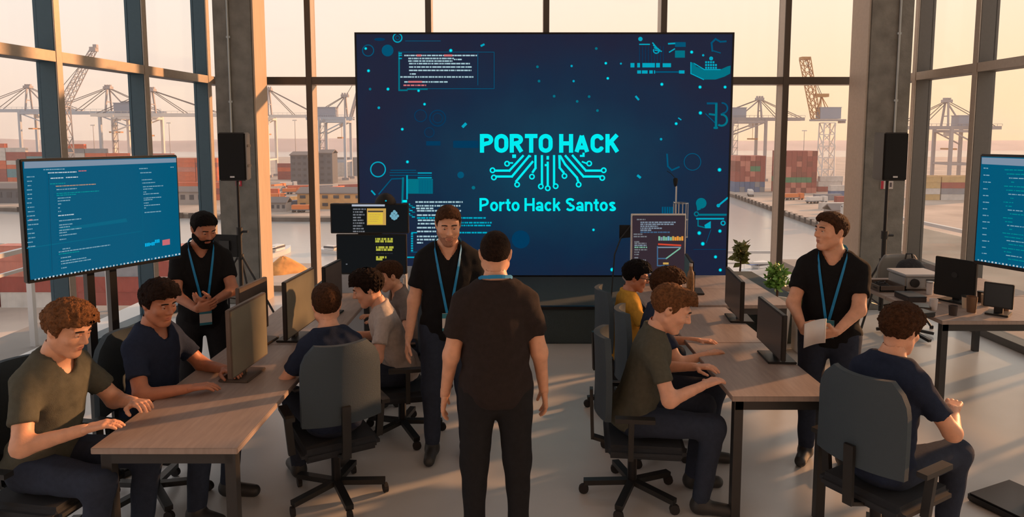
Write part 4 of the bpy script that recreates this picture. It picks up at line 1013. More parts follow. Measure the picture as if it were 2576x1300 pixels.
mat('stubble', rgb(158, 112, 90), .8, var=.2, vscale=150); mat('lip', rgb(160, 92, 80), .5); mat('brow', (.014, .009, .007), .8)

def Rx(a): c, s = math.cos(a), math.sin(a); return np.array([[1, 0, 0], [0, c, -s], [0, s, c]], np.float32)
def Rz(a): c, s = math.cos(a), math.sin(a); return np.array([[c, -s, 0], [s, c, 0], [0, 0, 1]], np.float32)
def Ry(a): c, s = math.cos(a), math.sin(a); return np.array([[c, 0, s], [0, 1, 0], [-s, 0, c]], np.float32)
def unit(v): v = v3(v); return v / (np.linalg.norm(v) + 1e-9)
def ik(sh, tgt, pole, L1=.285, L2=.255):
    sh, tgt = v3(sh), v3(tgt); d = tgt - sh; L = min(float(np.linalg.norm(d)), L1 + L2 - .005); u = unit(d); w = sh + u * L
    x = (L1 * L1 - L2 * L2 + L * L) / (2 * L); hgt = math.sqrt(max(L1 * L1 - x * x, 0)); p = v3(pole) - u * float(v3(pole) @ u)
    return sh + u * x + unit(p) * hgt, w

def head_sdf(Q):        # head frame: origin between the ears, face towards -y, z up
    d = ell(Q, (0, .018, .028), (.076, .097, .089))
    d = smin(d, ell(Q, (0, -.034, -.030), (.063, .064, .083)), .04)
    for s in (-1, 1):
        d = smin(d, caps(Q, (s * .052, .0, -.058), (s * .020, -.066, -.104), .021, .018), .03)
        d = smin(d, ell(Q, (s * .042, -.066, -.022), (.024, .022, .020)), .02)
        d = smin(d, caps(Q, (s * .010, -.090, .030), (s * .046, -.076, .031), .010, .009), .015)
    d = smin(d, ell(Q, (0, -.074, -.106), (.024, .020, .018)), .025)
    for s in (-1, 1): d = smax(d, -ell(Q, (s * .031, -.104, .009), (.019, .016, .012)), .012)
    d = smin(d, caps(Q, (0, -.092, .020), (0, -.116, -.024), .008, .0115), .012)
    for s in (-1, 1): d = smin(d, ell(Q, (s * .011, -.103, -.029), (.009, .011, .008)), .008)
    d = smin(d, caps(Q, (-.019, -.090, -.060), (.019, -.090, -.060), .0065), .010)
    d = smin(d, caps(Q, (-.016, -.090, -.071), (.016, -.090, -.071), .0068), .010)
    d = smax(d, -caps(Q, (-.022, -.102, -.0655), (.022, -.102, -.0655), .0035), .004)
    for s in (-1, 1):
        e = ell(Q, (s * .079, .014, -.006), (.009, .019, .032), Ry(s * .25)); e = smax(e, -ell(Q, (s * .089, .010, -.002), (.007, .011, .020)), .006)
        d = smin(d, e, .008)
    return d

def hand_parts(w, d, nrm, side, curl, spread=.0):
    """wrist point, finger direction, palm normal; side=+1 when the thumb lies along cross(d, nrm)"""
    w, d, nrm = v3(w), unit(d), unit(nrm); nrm = unit(nrm - d * float(nrm @ d)); l = np.cross(d, nrm) * side
    pr = []
    for i in range(4):
        k = w + d * (.086 - .004 * abs(i - 1)) + l * (.030 - i * .020); pr.append((w + l * (.014 - i * .009), k, .017, .0115, 'palm'))
        L = (.070, .078, .073, .058)[i]; p = k; a = 0; dd = unit(d + l * spread * (1.5 - i))
        for j, f in enumerate((.45, .31, .24)):
            a += curl * (.55, .75, .45)[j]; q = p + (dd * math.cos(a) + nrm * math.sin(a)) * (L * f); pr.append((p, q, .0095 - .0008 * j, .0088 - .0008 * j, 'f%d' % i)); p = q
    p = w + d * .022 + l * .024; q = p + unit(d * .55 + l * .8 + nrm * .25) * .045; r = q + unit(d * .9 + l * .25 + nrm * (.2 + .4 * curl)) * .034; s_ = r + unit(d * .95 + nrm * (.2 + .6 * curl)) * .026
    pr += [(p, q, .0145, .0115, 'palm'), (q, r, .0110, .0100, 't'), (r, s_, .0098, .0085, 't')]
    return pr
def hand_mesh(pr):
    pts = np.array([p for a in pr for p in (a[0], a[1])]); lo, hi = pts.min(0) - .025, pts.max(0) + .025
    def f(P):
        groups = {}
        for a, b, ra, rb, g in pr:
            c = caps(P, a, b, ra, rb); groups[g] = c if g not in groups else smin(groups[g], c, .010 if g == 'palm' else .004)
        d = groups.pop('palm')
        fing = None
        for g in groups.values(): fing = g if fing is None else np.minimum(fing, g)
        return smin(d, fing, .008)
    return nets(f, lo, hi, .0046)

def person(label, px, py, t, pose, yaw, lean=0, hyaw=0, hpitch=0, hroll=0, shirt='tee_black', pants='jeans', skinm='skin_a', hair='hair_dark', style='short', beard=0,
           hands=None, vneck=False, lany=None, glasses=False, seed=1, build=1.0, shoes='shoe', group=None, head_s=1.0, fold=1.0):
    top = at_t(px, py, t); sit = pose == 'sit'
    hp = .565 if sit else .945; L = math.radians(lean)
    up, back, X = A32(0, -math.sin(L), math.cos(L)), A32(0, math.cos(L), math.sin(L)), A32(1, 0, 0)
    P0 = A32(0, 0, hp); TR = np.stack([X, back, up], 1)                    # torso axes in columns
    tp = lambda x, y, z: P0 + X * x + back * y + up * z
    NB = tp(0, .012, .545); nd = unit(up * .6 + A32(0, 0, 1) * .4 + A32(0, -.12, 0)); HR = Rz(math.radians(hyaw)) @ Rx(math.radians(hpitch)) @ Ry(math.radians(hroll))
    # positive hpitch looks down
    piv = NB + nd * .055; HC = piv + (HR @ A32(0, -.022, .085)) * head_s
    hairtop = {'short': .012, 'buzz': .006, 'curly': .022, 'quiff': .024, 'crop': .012}[style]
    HT = HC + HR @ A32(0, .02, (.117 + hairtop)) * head_s
    htz = max(HT[2], (HC + HR @ A32(0, .09, .07))[2])
    s = top.z / htz; RZ = Rz(math.radians(yaw)); hw = RZ @ HC * s
    root = thing('person', label, 'person', (top.x - hw[0], top.y - hw[1], 0), group, math.radians(yaw)); root.scale = (s, s, s)
    shL, shR = tp(.153 * build, .014, .436), tp(-.153 * build, .014, .436); bw = build
    hands = hands or {}
    el, wr, sh = {}, {}, {1: shL, -1: shR}
    for sd in (1, -1):
        if sit: dflt = A32(sd * .16, -.40, hp + .235); pole = A32(sd * .8, .3, -1)
        else: dflt = A32(sd * .27, -.08, hp - .10); pole = A32(sd * .3, 1, 0)
        h_ = hands.get(sd, {}); el[sd], wr[sd] = ik(sh[sd], h_.get('at', dflt), h_.get('pole', pole))
    hips = {sd: tp(sd * .092, .0, -.03) if not sit else P0 + A32(sd * .095, -.02, -.03) for sd in (1, -1)}
    if sit: knee = {sd: A32(sd * .16, -.46, hp - .02) for sd in (1, -1)}; ank = {sd: A32(sd * .15, -.40, .09) for sd in (1, -1)}
    else: knee = {sd: A32(sd * .115, -.015, .50) for sd in (1, -1)}; ank = {sd: A32(sd * .12, .02, .085) for sd in (1, -1)}
    def torso(P, g=0.0):
        Q = (P - P0) @ TR
        d = ell(Q, (0, .0, .33), (.152 * bw, .112 * bw, .19)); d = smin(d, caps(Q, (-.100 * bw, .012, .428), (.100 * bw, .012, .428), .060), .07)
        d = smin(d, ell(Q, (0, -.004, .12), (.150 * bw, .112 * bw, .20)), .07); d = smin(d, ell(Q, (0, .012, -.02), (.165 * bw, .122, .125)), .07)
        for sd in (-1, 1): d = smin(d, caps(Q, (sd * .135, .018, .436), (sd * .012, .026, .565), .046, .050), .05)
        return d - g
    neck = lambda P: caps(P, NB - nd * .04, HC + HR @ A32(0, .022, -.04), .056 * bw ** .3, .052)
    def legs(P, g=0.0):
        d = None
        for sd in (1, -1):
            a = smin(caps(P, hips[sd], knee[sd], .088 * bw, .062), caps(P, knee[sd], ank[sd], .060, .042), .04); d = a if d is None else np.minimum(d, a)
        return d - g
    def arms(P):
        d = None
        for sd in (1, -1):
            a = smin(caps(P, sh[sd], el[sd], .050 * bw, .042), caps(P, el[sd], wr[sd], .043, .027), .03); d = a if d is None else np.minimum(d, a)
        return d
    def body(P):
        d = smin(torso(P, -.012), neck(P), .03); d = smin(d, arms(P), .03); return smin(d, legs(P, -.012), .04)
    allp = np.array([*el.values(), *wr.values(), *knee.values(), *ank.values(), *hips.values(), tp(.25, .16, .5), tp(-.25, .16, .5), tp(.2, -.16, 0), NB, tp(0, .16, -.1)])
    lo, hi = allp.min(0) - .13, allp.max(0) + .13; hi[2] = float(NB[2]) + .06; lo[2] = 0.02
    parts = [nets(body, lo, hi, .016)]
    def hq(P): return ((P - HC) @ HR) / head_s
    def headf(P):
        Q = hq(P); return smin(head_sdf(Q) * head_s, neck(P), .03)
    def neckcut(P): return np.maximum(headf(P), (NB[2] - .03) - P[:, 2])
    parts.append(nets(neckcut, HC - .175, HC + .175, .0062))
    for sd in (1, -1):
        h_ = hands.get(sd, {}); fd = wr[sd] - el[sd]; nr = h_.get('n', A32(0, 0, -1) if sit else A32(-sd, 0, 0))
        dr = h_.get('dir', fd); l = np.cross(unit(dr), unit(nr)); want = h_.get('thumb', A32(-sd, -.2, .2) if sit else A32(0, -1, 0)); side = 1 if float(l @ v3(want)) > 0 else -1
        parts.append(hand_mesh(hand_parts(wr[sd], dr, nr, side, h_.get('curl', .45))))
    mesh_np('body', parts, skinm, root)
    # shirt
    def shirtf(P):
        d = torso(P, .014)
        for sd in (1, -1):
            dr = unit(el[sd] - sh[sd]); e = sh[sd] + dr * .20
            a = np.maximum(caps(P, sh[sd], e + dr * .05, .057 * bw, .063 * bw), (P - sh[sd]) @ dr - .185); d = smin(d, a, .035)
        Q = (P - P0) @ TR
        d = d + fold * (.0045 * sn(P, 34, seed) + .003 * sn(P, 75, seed + 2)) + fold * .004 * np.sin(Q[:, 2] * 55 + 4 * np.sin(Q[:, 0] * 16 + seed)) * np.clip((.30 - Q[:, 2]) * 4, 0, 1)
        d = np.maximum(d, -(Q[:, 2] + .10))
        d = smax(d, -caps(Q, (0, .0, .47), (0, -.01, .75), .070), .012)
        d = smax(d, Q[:, 2] - .558 + .25 * np.clip(-Q[:, 1] - .02, 0, 1), .012)
        if vneck: d = smax(d, -caps(Q, (0, -.13, .41), (0, -.06, .60), .015, .075), .01)
        else: d = smax(d, -caps(Q, (0, -.10, .505), (0, -.05, .60), .045, .070), .012)
        return d
    sp_ = np.array([*[tp(x * .3, y * .2, z) for x in (-1, 1) for y in (-1, 1) for z in (-.1, .56)], *el.values()])
    so_ = mesh_np('t_shirt', [nets(shirtf, sp_.min(0) - .06, sp_.max(0) + .06, .0115)], shirt, root)
    # trousers
    def pantf(P):
        Q = (P - P0) @ TR if not sit else (P - P0); d = smin(ell(Q, (0, .012, -.03), (.160 * bw, .118, .12)), legs(P, .010), .05) + .004 * sn(P, 30, seed + 1)
        return np.maximum(np.maximum(d, Q[:, 2] - .05), .075 - P[:, 2])
    pp = np.array([*hips.values(), *knee.values(), *ank.values(), tp(0, .13, 0)]); mesh_np('trousers', [nets(pantf, pp.min(0) - A32(.15, .12, .10), pp.max(0) + A32(.15, .12, .12), .0145)], pants, root)
    for sd in (1, -1):
        a = ank[sd]
        def shoef(P):
            d = smin(caps(P, (a[0], a[1] + .02, .045), (a[0] + sd * .02, a[1] - .16, .035), .045, .038), caps(P, a, (a[0], a[1], .05), .048), .03)
            return np.maximum(d, .0 - P[:, 2])
        mesh_np('shoe', [nets(shoef, (a[0] - .09, a[1] - .24, -.02), (a[0] + .09, a[1] + .10, .16), .010)], shoes, root)
    # hair
    th = {'short': .012, 'buzz': .005, 'curly': .020, 'quiff': .013, 'crop': .011}[style]
    def hairf(P):
        Q = hq(P); d = ell(Q, (0, .018, .028), (.076, .097, .089)); nz = sn(P, 95, seed) * .35 + sn(P, 210, seed + 1) * .4 + sn(P, 420, seed + 5) * .25
        amp = {'curly': .012, 'quiff': .007, 'short': .006, 'buzz': .0022, 'crop': .005}[style]
        if style == 'quiff': d = smin(d, ell(Q, (0, -.070, .098), (.058, .046, .022)), .03)
        if style in ('curly',): d = smin(d, ell(Q, (0, -.02, .06), (.078, .092, .075)), .03)
        if style in ('short', 'crop'): d = smin(d, ell(Q, (0, -.028, .075), (.064, .068, .045)), .03)
        d = d - th * np.clip((Q[:, 2] + .10) / .14, .35, 1) + amp * nz
        zl = np.interp(Q[:, 1], [-.115, -.085, -.055, -.034, -.022, .000, .020, .045, .11], [.080, .076, .068, .050, -.022, -.024, .010, -.052, -.075]).astype(np.float32)
        lat = np.clip((np.abs(Q[:, 0]) - .035) / .03, 0, 1) * np.clip((-Q[:, 1] - .02) / .03, 0, 1) * -.012
        return smax(d, (zl + lat - Q[:, 2]) * .75 + .009 * nz, .008) * head_s
    mesh_np('hair', [nets(hairf, HC - .15, HC + .16, .0056)], hair, root)
    if beard:
        def beardf(P):
            Q = hq(P); d = head_sdf(Q) - (.0012 if beard < 2 else .006) + (.0008 if beard < 2 else .002) * sn(P, 220, seed)
            z = Q[:, 2]; lim = np.interp(np.abs(Q[:, 0]), [0, .018, .03, .05, .07], [-.043, -.045, -.052, -.058, -.03]).astype(np.float32)
            d = np.maximum(d, z - lim); d = np.maximum(d, Q[:, 1] - .004); d = np.maximum(d, -caps(Q, (-.017, -.10, -.0655), (.017, -.10, -.0655), .0105)); return np.maximum(d, -.135 - z) * head_s
        mesh_np('beard', [nets(beardf, HC - .16, HC + .14, .0056)], hair if beard > 1 else 'stubble', root)
    H = lambda x, y, z: Vector(HC + HR @ A32(x, y, z) * head_s)
    for sd in (1, -1):
        eo = MB(); c = H(sd * .031, -.0825, .008); r_ = .0115 * head_s
        eo.lathe([(r_ * math.sin(math.pi * k / 8) + 1e-5, -r_ * math.cos(math.pi * k / 8)) for k in range(9)], 10, c); e_ = eo.build('eye', 'eye_white', root, local=True, smooth=True)
        fw_ = Vector(HR @ A32(0, -1, -.12)).normalized(); MB().cyl(c + fw_ * .0085 * head_s, c + fw_ * .0118 * head_s, .0060 * head_s, .0045 * head_s, 10).build('iris', 'iris', e_, local=True)
        MB().tube([H(sd * .013, -.0995, .0300), H(sd * .030, -.0965, .0325), H(sd * .048, -.084, .0280)], .0040 * head_s, 6).build('eyebrow', 'brow', root, local=True)
        lid = MB(); lid.tube([H(sd * .017, -.0925, .010), H(sd * .031, -.0960, .0140), H(sd * .046, -.0860, .010)], .0044 * head_s, 6); lid.build('eyelid', skinm, root, local=True)
    MB().tube([H(-.021, -.093, -.0605), H(0, -.0985, -.0600), H(.021, -.093, -.0605)], .0032 * head_s, 6).tube([H(-.018, -.0935, -.0665), H(0, -.0985, -.0715), H(.018, -.0935, -.0665)], .0036 * head_s, 6).build('lips', 'lip', root, local=True)
    if glasses:
        g = MB()
        for sd in (1, -1):
            ring = [H(sd * .032 + .021 * math.cos(2 * math.pi * k / 14), -.105, .006 + .016 * math.sin(2 * math.pi * k / 14)) for k in range(15)]
            g.tube(ring, .0024, 6).tube([H(sd * .053, -.104, .010), H(sd * .082, -.02, .012), H(sd * .084, .014, .010)], .0028, 6)
        g.tube([H(-.011, -.106, .008), H(.011, -.106, .008)], .0022, 6); g.build('glasses', 'black_plastic', root, local=True)
    # lanyard laid on the shirt
    def front(x, z, sgn=-1):
        ys = np.linspace(.30, -.02, 90, dtype=np.float32); Pq = np.stack([tp(x, sgn * y, z) for y in ys]); dv = shirtf(Pq); k = int(np.argmax(dv < 0.003))
        if dv[k] >= .003: k = 60
        return tp(x, sgn * float(ys[k]) + sgn * .003, z)
    def ribbon(path, w, nm, m):
        vs_, fs = [], []
        for i, p in enumerate(path):
            a_ = path[min(i + 1, len(path) - 1)] - path[max(i - 1, 0)]; out = unit(p - tp(0, 0, float(((p - P0) @ TR)[2]))); l = unit(np.cross(a_, out))
            vs_ += [tuple(p - l * w / 2), tuple(p + l * w / 2), tuple(p + l * w / 2 + out * .0025), tuple(p - l * w / 2 + out * .0025)]
        n = len(path)
        for i in range(n - 1):
            for k in range(4): fs.append((i * 4 + k, i * 4 + (k + 1) % 4, (i + 1) * 4 + (k + 1) % 4, (i + 1) * 4 + k))
        return MB().add(vs_, fs).build(nm, m, root, local=True)
    if lany:
        xb, zb_ = lany.get('x', 0.0), lany.get('z', .12)
        for sd in (1, -1):
            pth = [tp(sd * .042, .096, .578), tp(sd * .072, .066, .574), tp(sd * .086, .026, .560), tp(sd * .087, -.010, .548)]
            for k in range(0, 13):
                f = k / 12; x = sd * .086 * (1 - f) + (xb + sd * .008) * f; z = .522 * (1 - f) + zb_ * f; pth.append(front(x, z))
            ribbon(pth, .017, 'lanyard', 'lanyard')
        ribbon([tp(.042 * math.cos(a), .096 + .010 * math.sin(a), .578 + .003 * math.sin(a)) for a in (0, .8, 1.57, 2.3, 3.14)], .019, 'lanyard', 'lanyard')
        if lany.get('badge', True):
            c = Vector(front(xb, zb_ - .05)) + Vector(TR @ A32(0, -.006, 0)); Rm = Matrix(TR.tolist())
            bd = MB().box(c, (.085, .004, .12), Rm).build('badge', 'badge_white', root, local=True)
            for zz, hh in ((.043, .032), (-.05, .018)): MB().box(c + Vector(TR @ A32(0, -.003, zz)), (.085, .002, hh), Rm).build('print', 'badge_teal', bd, local=True)
    root['_seat'] = 0
    del root['_seat']
    return root, s, (HC, HR, tp, wr, el)

# ---------------- chairs
mat('chair_mesh', rgb(58, 72, 82), .8, bump=.3, bscale=300); mat('chair_seat', rgb(40, 44, 50), .9, bump=.2, bscale=300)
def office_chair(root, s, label, back_m='chair_mesh'):
    """chair under a seated person"""
    rz = root.rotation_euler.z; t = thing('office_chair', label, 'chair', (root.location.x, root.location.y, 0), 'office chairs at the desks', rz)
    sh_ = .435 * s
    MB().box((0, -.06, sh_ - .045), (.46, .46, .08)).build('seat', 'chair_seat', t, local=True, bevel=.03, seg=3)
    # curved backrest with rounded top
    vs_, fs = [], []; nx, nz = 10, 9
    for L_ in (0, 1):
        for j in range(nz + 1):
            z = sh_ + .14 + .46 * j / nz; wj = .23 * (1 - max(0, (j / nz - .6) / .4) ** 3 * .35)
            for i in range(nx + 1):
                u = -1 + 2 * i / nx; vs_.append((u * wj, .195 - .05 * u * u * 1.2 + .035 * L_ + .03 * (j / nz - .4) ** 2, z))
    n1_ = (nx + 1) * (nz + 1)
    for j in range(nz):
        for i in range(nx):
            a = j * (nx + 1) + i; fs.append((a, a + 1, a + nx + 2, a + nx + 1)); fs.append((n1_ + a + nx + 1, n1_ + a + nx + 2, n1_ + a + 1, n1_ + a))
    edge = [i for i in range(nx + 1)] + [j * (nx + 1) + nx for j in range(1, nz + 1)] + [nz * (nx + 1) + i for i in range(nx - 1, -1, -1)] + [j * (nx + 1) for j in range(nz - 1, 0, -1)]
    for a, b in zip(edge, edge[1:] + edge[:1]): fs.append((a, b, n1_ + b, n1_ + a))
    MB().add(vs_, fs).build('backrest', back_m, t, local=True, smooth=True)
    MB().beam((0, .10, sh_ - .09), (0, .24, sh_ - .05), .05, .02).beam((0, .24, sh_ - .06), (0, .25, sh_ + .25), .05, .02).build('back_support', 'black_plastic', t, local=True)
    for sd in (-1, 1): MB().beam((sd * .26, .03, sh_ - .06), (sd * .28, .03, sh_ + .17), .03, .04).beam((sd * .28, .12, sh_ + .18), (sd * .28, -.10, sh_ + .18), .05, .025).build('armrest', 'black_plastic', t, local=True)
    MB().cyl((0, 0, .09), (0, 0, sh_ - .08), .028, n=12).build('gas_post', 'dark_metal', t, local=True, smooth=True)
    for k in range(5):
        a = 2 * math.pi * k / 5 + .3; e = Vector((math.cos(a) * .29, math.sin(a) * .29, .075))
        l = MB().beam((0, 0, .10), e, .045, .03).build('base_leg', 'black_plastic', t, local=True); MB().cyl(e + Vector((-.012, 0, -.045)), e + Vector((.012, 0, -.045)), .03, n=12).build('caster', 'rubber', l, local=True)
    return t

# ---------------- standing people
W_, V_ = A32, A32
person('person in black T-shirt with blue lanyard, hands clasped, standing beside the wide television', 510, 533, 4.8, 'stand', 26, lean=2, hyaw=24, hpitch=24, skinm='skin_b', hair='hair_black', style='short', beard=2, vneck=True, seed=3,
       hands={1: dict(at=A32(.05, -.34, 1.10), dir=A32(-.75, -.25, .25), n=A32(0, .6, .8), curl=.7, thumb=A32(0, 0, 1), pole=A32(1, .4, -.9)), -1: dict(at=A32(-.05, -.36, 1.07), dir=A32(.8, -.2, .2), n=A32(0, .9, .2), curl=.65, thumb=A32(0, 0, 1), pole=A32(-1, .3, -.9))},
       lany=dict(x=.01, z=.06), build=1.02, pants='trousers')
person('person in black V-neck T-shirt with lanyard and badge, facing a colleague before the video wall', 1127, 516, 4.4, 'stand', 6, lean=3, hyaw=4, hpitch=14, skinm='skin_a', hair='hair_brown', style='crop', beard=1, vneck=True, seed=5, lany=dict(x=.0, z=.10), build=1.08, pants='jeans')
person('person in dark brown T-shirt with lanyard, seen from behind before the video wall', 1246, 578, 3.43, 'stand', 186, lean=3, hyaw=-6, hpitch=4, skinm='skin_a', hair='hair_dark', style='buzz', shirt='tee_brown', seed=8, lany=dict(x=0, z=.1), build=1.10, pants='trousers')
p4, s4, inf4 = person('person in black T-shirt with blue lanyard, holding paper, standing before the brown desk', 2093, 533, 4.36, 'stand', -28, lean=1, hyaw=-50, hpitch=0, skinm='skin_a', hair='hair_brown', style='crop', seed=11,
       hands={1: dict(at=A32(.05, -.33, 1.02), dir=A32(-.7, -.4, -.1), n=A32(-.2, .8, .4), curl=.6, thumb=A32(0, 0, 1), pole=A32(1, .5, -.8)), -1: dict(at=A32(-.14, -.32, 1.00), dir=A32(.6, -.5, .1), n=A32(.2, .8, .4), curl=.6, thumb=A32(0, 0, 1), pole=A32(-1, .5, -.8))},
       lany=dict(x=-.01, z=.10), build=1.10, pants='jeans')
# paper in his hand
wr4 = inf4[3]
mid = (wr4[1] + wr4[-1]) / 2 + A32(-.02, -.125, .02)
RP = Matrix(Rz(math.radians(-28)).tolist()); pl = p4.location + RP @ Vector(mid) * s4
pp_ = MB(); n = 8; vs_ = []
for i in range(n + 1):
    u = i / n - .5
    for w in (-.5, .5): vs_.append(pl + RP @ Vector((u * .12, .03 * math.cos(u * 3), w * .15 + u * .05)))
pp_.add(vs_, [(2 * i, 2 * i + 2, 2 * i + 3, 2 * i + 1) for i in range(n)])
po_ = pp_.build('folded_paper', 'white_paint', smooth=True); so2 = po_.modifiers.new('s', 'SOLIDIFY'); so2.thickness = .003
tag(po_, 'small white folded paper held by the person before the brown desk', 'paper')

# ---------------- seated people
SEATED = [
 (dict(label='seated person, bowed head just showing under the wide television', px=165, py=755, t=3.3, yaw=80, lean=14, hyaw=0, hpitch=22, hair='hair_light', style='curly', shirt='tee_olive', seed=21), 'black office chair under the seated person nearest the wide television'),
 (dict(label='seated person facing the desk below the wide television', px=396, py=703, t=3.9, yaw=78, lean=6, hyaw=-14, hpitch=14, hair='hair_dark', style='curly', shirt='tee_navy', skinm='skin_b', seed=22), 'black office chair under the person below the wide television'),
 (dict(label='seated person turned away, head before the grey monitors', px=820, py=714, t=4.1, yaw=-150, lean=12, hyaw=-8, hpitch=10, hair='hair_brown', style='short', shirt='tee_navy', seed=23, skinm='skin_c', head_s=1.08), 'black office chair under the person before the grey monitors'),
 (dict(label='seated person in white T-shirt leaning over the monitors desk', px=925, py=677, t=4.8, yaw=-78, lean=20, hyaw=-4, hpitch=22, hair='hair_dark', style='curly', shirt='tee_white', seed=24, skinm='skin_c', head_s=1.1), 'black office chair under the person in white T-shirt'),
 (dict(label='seated person in grey T-shirt before the stacked displays', px=980, py=655, t=5.5, yaw=-62, lean=22, hyaw=-8, hpitch=14, hair='hair_brown', style='short', shirt='tee_grey', seed=25, head_s=1.1), 'black office chair under the person in grey T-shirt'),
 (dict(label='seated person in yellow T-shirt and dark glasses', px=1600, py=655, t=5.35, yaw=94, lean=6, hyaw=-10, hpitch=14, hair='hair_black', style='curly', shirt='tee_yellow', skinm='skin_b', glasses=True, seed=26, head_s=1.06), 'blue grey office chair under the person in yellow T-shirt'),
 (dict(label='seated person between the yellow T-shirt and the desk end, turned away', px=1678, py=673, t=4.6, yaw=86, lean=9, hyaw=26, hpitch=14, hair='hair_brown', style='curly', shirt='tee_navy', seed=27, head_s=1.08), 'black office chair under the person turned to the dark monitors'),
 (dict(label='seated person bent low over the desk in front of the white framed display', px=1690, py=712, t=3.95, yaw=84, lean=16, hyaw=-6, hpitch=26, hair='hair_light', style='quiff', shirt='tee_olive', seed=28, skinm='skin_c', head_s=1.14), 'black office chair under the person bent low over the desk'),
 (dict(label='seated person, bowed head just showing beside the person holding paper', px=2268, py=765, t=3.45, yaw=120, lean=10, hyaw=0, hpitch=14, hair='hair_brown', style='curly', shirt='tee_navy', seed=29), 'black office chair under the person beside the edgewise television'),
]
for kw, cl in SEATED:
    kw.setdefault('hands', {})
    r_, s_, _ = person(pose='sit', group='people seated at the desks', **kw)
    office_chair(r_, s_, cl)

# ================================================================== DESKS AND EQUIPMENT
def desk(label, x0, x1, y0, y1, z=.74, boards=2):
    t = thing('desk', label, 'desk', ((x0 + x1) / 2, (y0 + y1) / 2, 0)); n = boards
    for i in range(n):
        a, b = y0 + (y1 - y0) * i / n, y0 + (y1 - y0) * (i + 1) / n
        MB().span((x0, a + .002, z - .03), (x1, b - .002, z)).build('top_panel', 'desk_top', t, bevel=.003)
    for x in (x0 + .05, x1 - .05):
        for y in (y0 + .06, y1 - .06): MB().span((x - .025, y - .025, 0), (x + .025, y + .025, z - .03)).build('leg', 'desk_leg', t)
    for yy in (y0 + .055, y1 - .055): MB().span((x0 + .03, yy - .02, z - .09), (x1 - .03, yy + .02, z - .03)).build('apron', 'desk_leg', t)
    return t
desk('long brown desk carrying grey monitors below the concrete column', -1.95, -1.27, 3.0, 6.1, boards=2)
desk('brown desk with dark monitors in front of the seated row', 1.22, 1.80, 3.62, 5.58, boards=2)
desk('wide brown desk beside the potted bush', 1.14, 2.38, 5.64, 6.88, boards=2)
desk('brown side table crowded with equipment by the warm grey fins', 3.35, 4.75, 5.15, 6.75, boards=2)

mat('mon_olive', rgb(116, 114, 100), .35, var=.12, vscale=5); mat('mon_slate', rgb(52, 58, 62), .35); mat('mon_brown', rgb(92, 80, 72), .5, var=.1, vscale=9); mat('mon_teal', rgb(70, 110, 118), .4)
def monitor(label, A, B, zb_, zt_, face, m_face, m_case='black_plastic', foot=.74, group='desk monitors'):
    """panel between floor points A and B; face=+1/-1 picks the side the picture is on"""
    A, B = Vector((*A, 0)), Vector((*B, 0)); d = (B - A).normalized(); n = Vector((d.y, -d.x, 0)) * face
    R = Matrix((d, n, Vector((0, 0, 1)))).transposed(); mid = (A + B) / 2; W = (B - A).length; zc_ = (zb_ + zt_) / 2
    t = thing('monitor', label, 'monitor', (mid.x, mid.y, foot), group)
    MB().box(mid + Vector((0, 0, zc_)), (W, .03, zt_ - zb_), R).build('casing', m_case, t, bevel=.004)
    MB().box(mid + n * .0155 + Vector((0, 0, zc_)), (W - .02, .002, zt_ - zb_ - .02), R).build('screen', m_face, t)
    MB().box(mid - n * .04 + Vector((0, 0, (foot + zc_) / 2)), (.06, .03, zc_ - foot), R).build('neck', m_case, t)
    MB().box(mid - n * .04 + Vector((0, 0, foot + .008)), (min(.24, W * .8), .18, .014), R).build('foot', m_case, t, bevel=.004)
    MB().box(mid - n * .022 + Vector((0, 0, zc_)), (min(.18, W * .5), .02, .16), R).build('rear_hump', m_case, t, bevel=.006)
    return t
monitor('large grey monitor with pale olive screen between the column and seated heads', (-1.53, 4.45), (-1.49, 4.97), .80, 1.20, 1, 'mon_olive')  # reflection on the switched-off screen is put into its olive colour
monitor('smaller grey monitor standing behind the large olive one', (-1.46, 5.15), (-1.42, 5.50), .84, 1.165, 1, 'mon_brown')
monitor('grey monitor with sunlit top edge under the black tripod', (-1.60, 3.72), (-1.56, 4.17), .80, 1.20, 1, 'mon_olive', 'mon_brown')
monitor('brownish monitor turned to the glazed wall behind the large olive one', (-1.83, 4.42), (-1.78, 4.80), .80, 1.165, -1, 'mon_slate', 'mon_brown')
monitor('dark slate monitor at the end of the seated row desk', (1.71, 4.92), (1.78, 5.50), .80, 1.10, -1, 'mon_slate')
monitor('narrow monitor with teal sheen on the wide brown desk', (1.60, 5.92), (1.66, 6.36), .80, 1.06, -1, 'mon_teal')  # teal sheen is painted as the screen's base colour
monitor('dark monitor on the desk in front of the person holding paper', (1.66, 4.02), (1.69, 4.52), .80, 1.09, -1, 'mon_slate')

# stacked displays on a pale cabinet
YD = 6.35
c0, c1 = at_Y(846, 690, YD), at_Y(1022, 690, YD); zc0 = c0.z
cb = thing('cabinet', 'pale grey cabinet under the two stacked black displays', 'cabinet', ((c0.x + c1.x) / 2, YD + .2, 0))
MB().span((c0.x - .12, YD - .02, .05), (c1.x, YD + .42, zc0)).build('body', 'pale_grey', cb, bevel=.006)
for k in (0, 1):
    xa, xb = c0.x - .10 + k * (c1.x - c0.x + .10) / 2, c0.x - .12 + (k + 1) * (c1.x - c0.x + .10) / 2
    dr_ = MB().span((xa, YD - .04, .09), (xb, YD - .02, zc0 - .03)).build('door', 'pale_grey', cb, bevel=.003); MB().box((xb - .04 if k == 0 else xa + .04, YD - .05, zc0 - .3), (.012, .02, .12)).build('handle', 'silver', dr_)
MB().span((c0.x - .08, YD, 0), (c1.x - .04, YD + .38, .05)).build('plinth', 'black_plastic', cb)
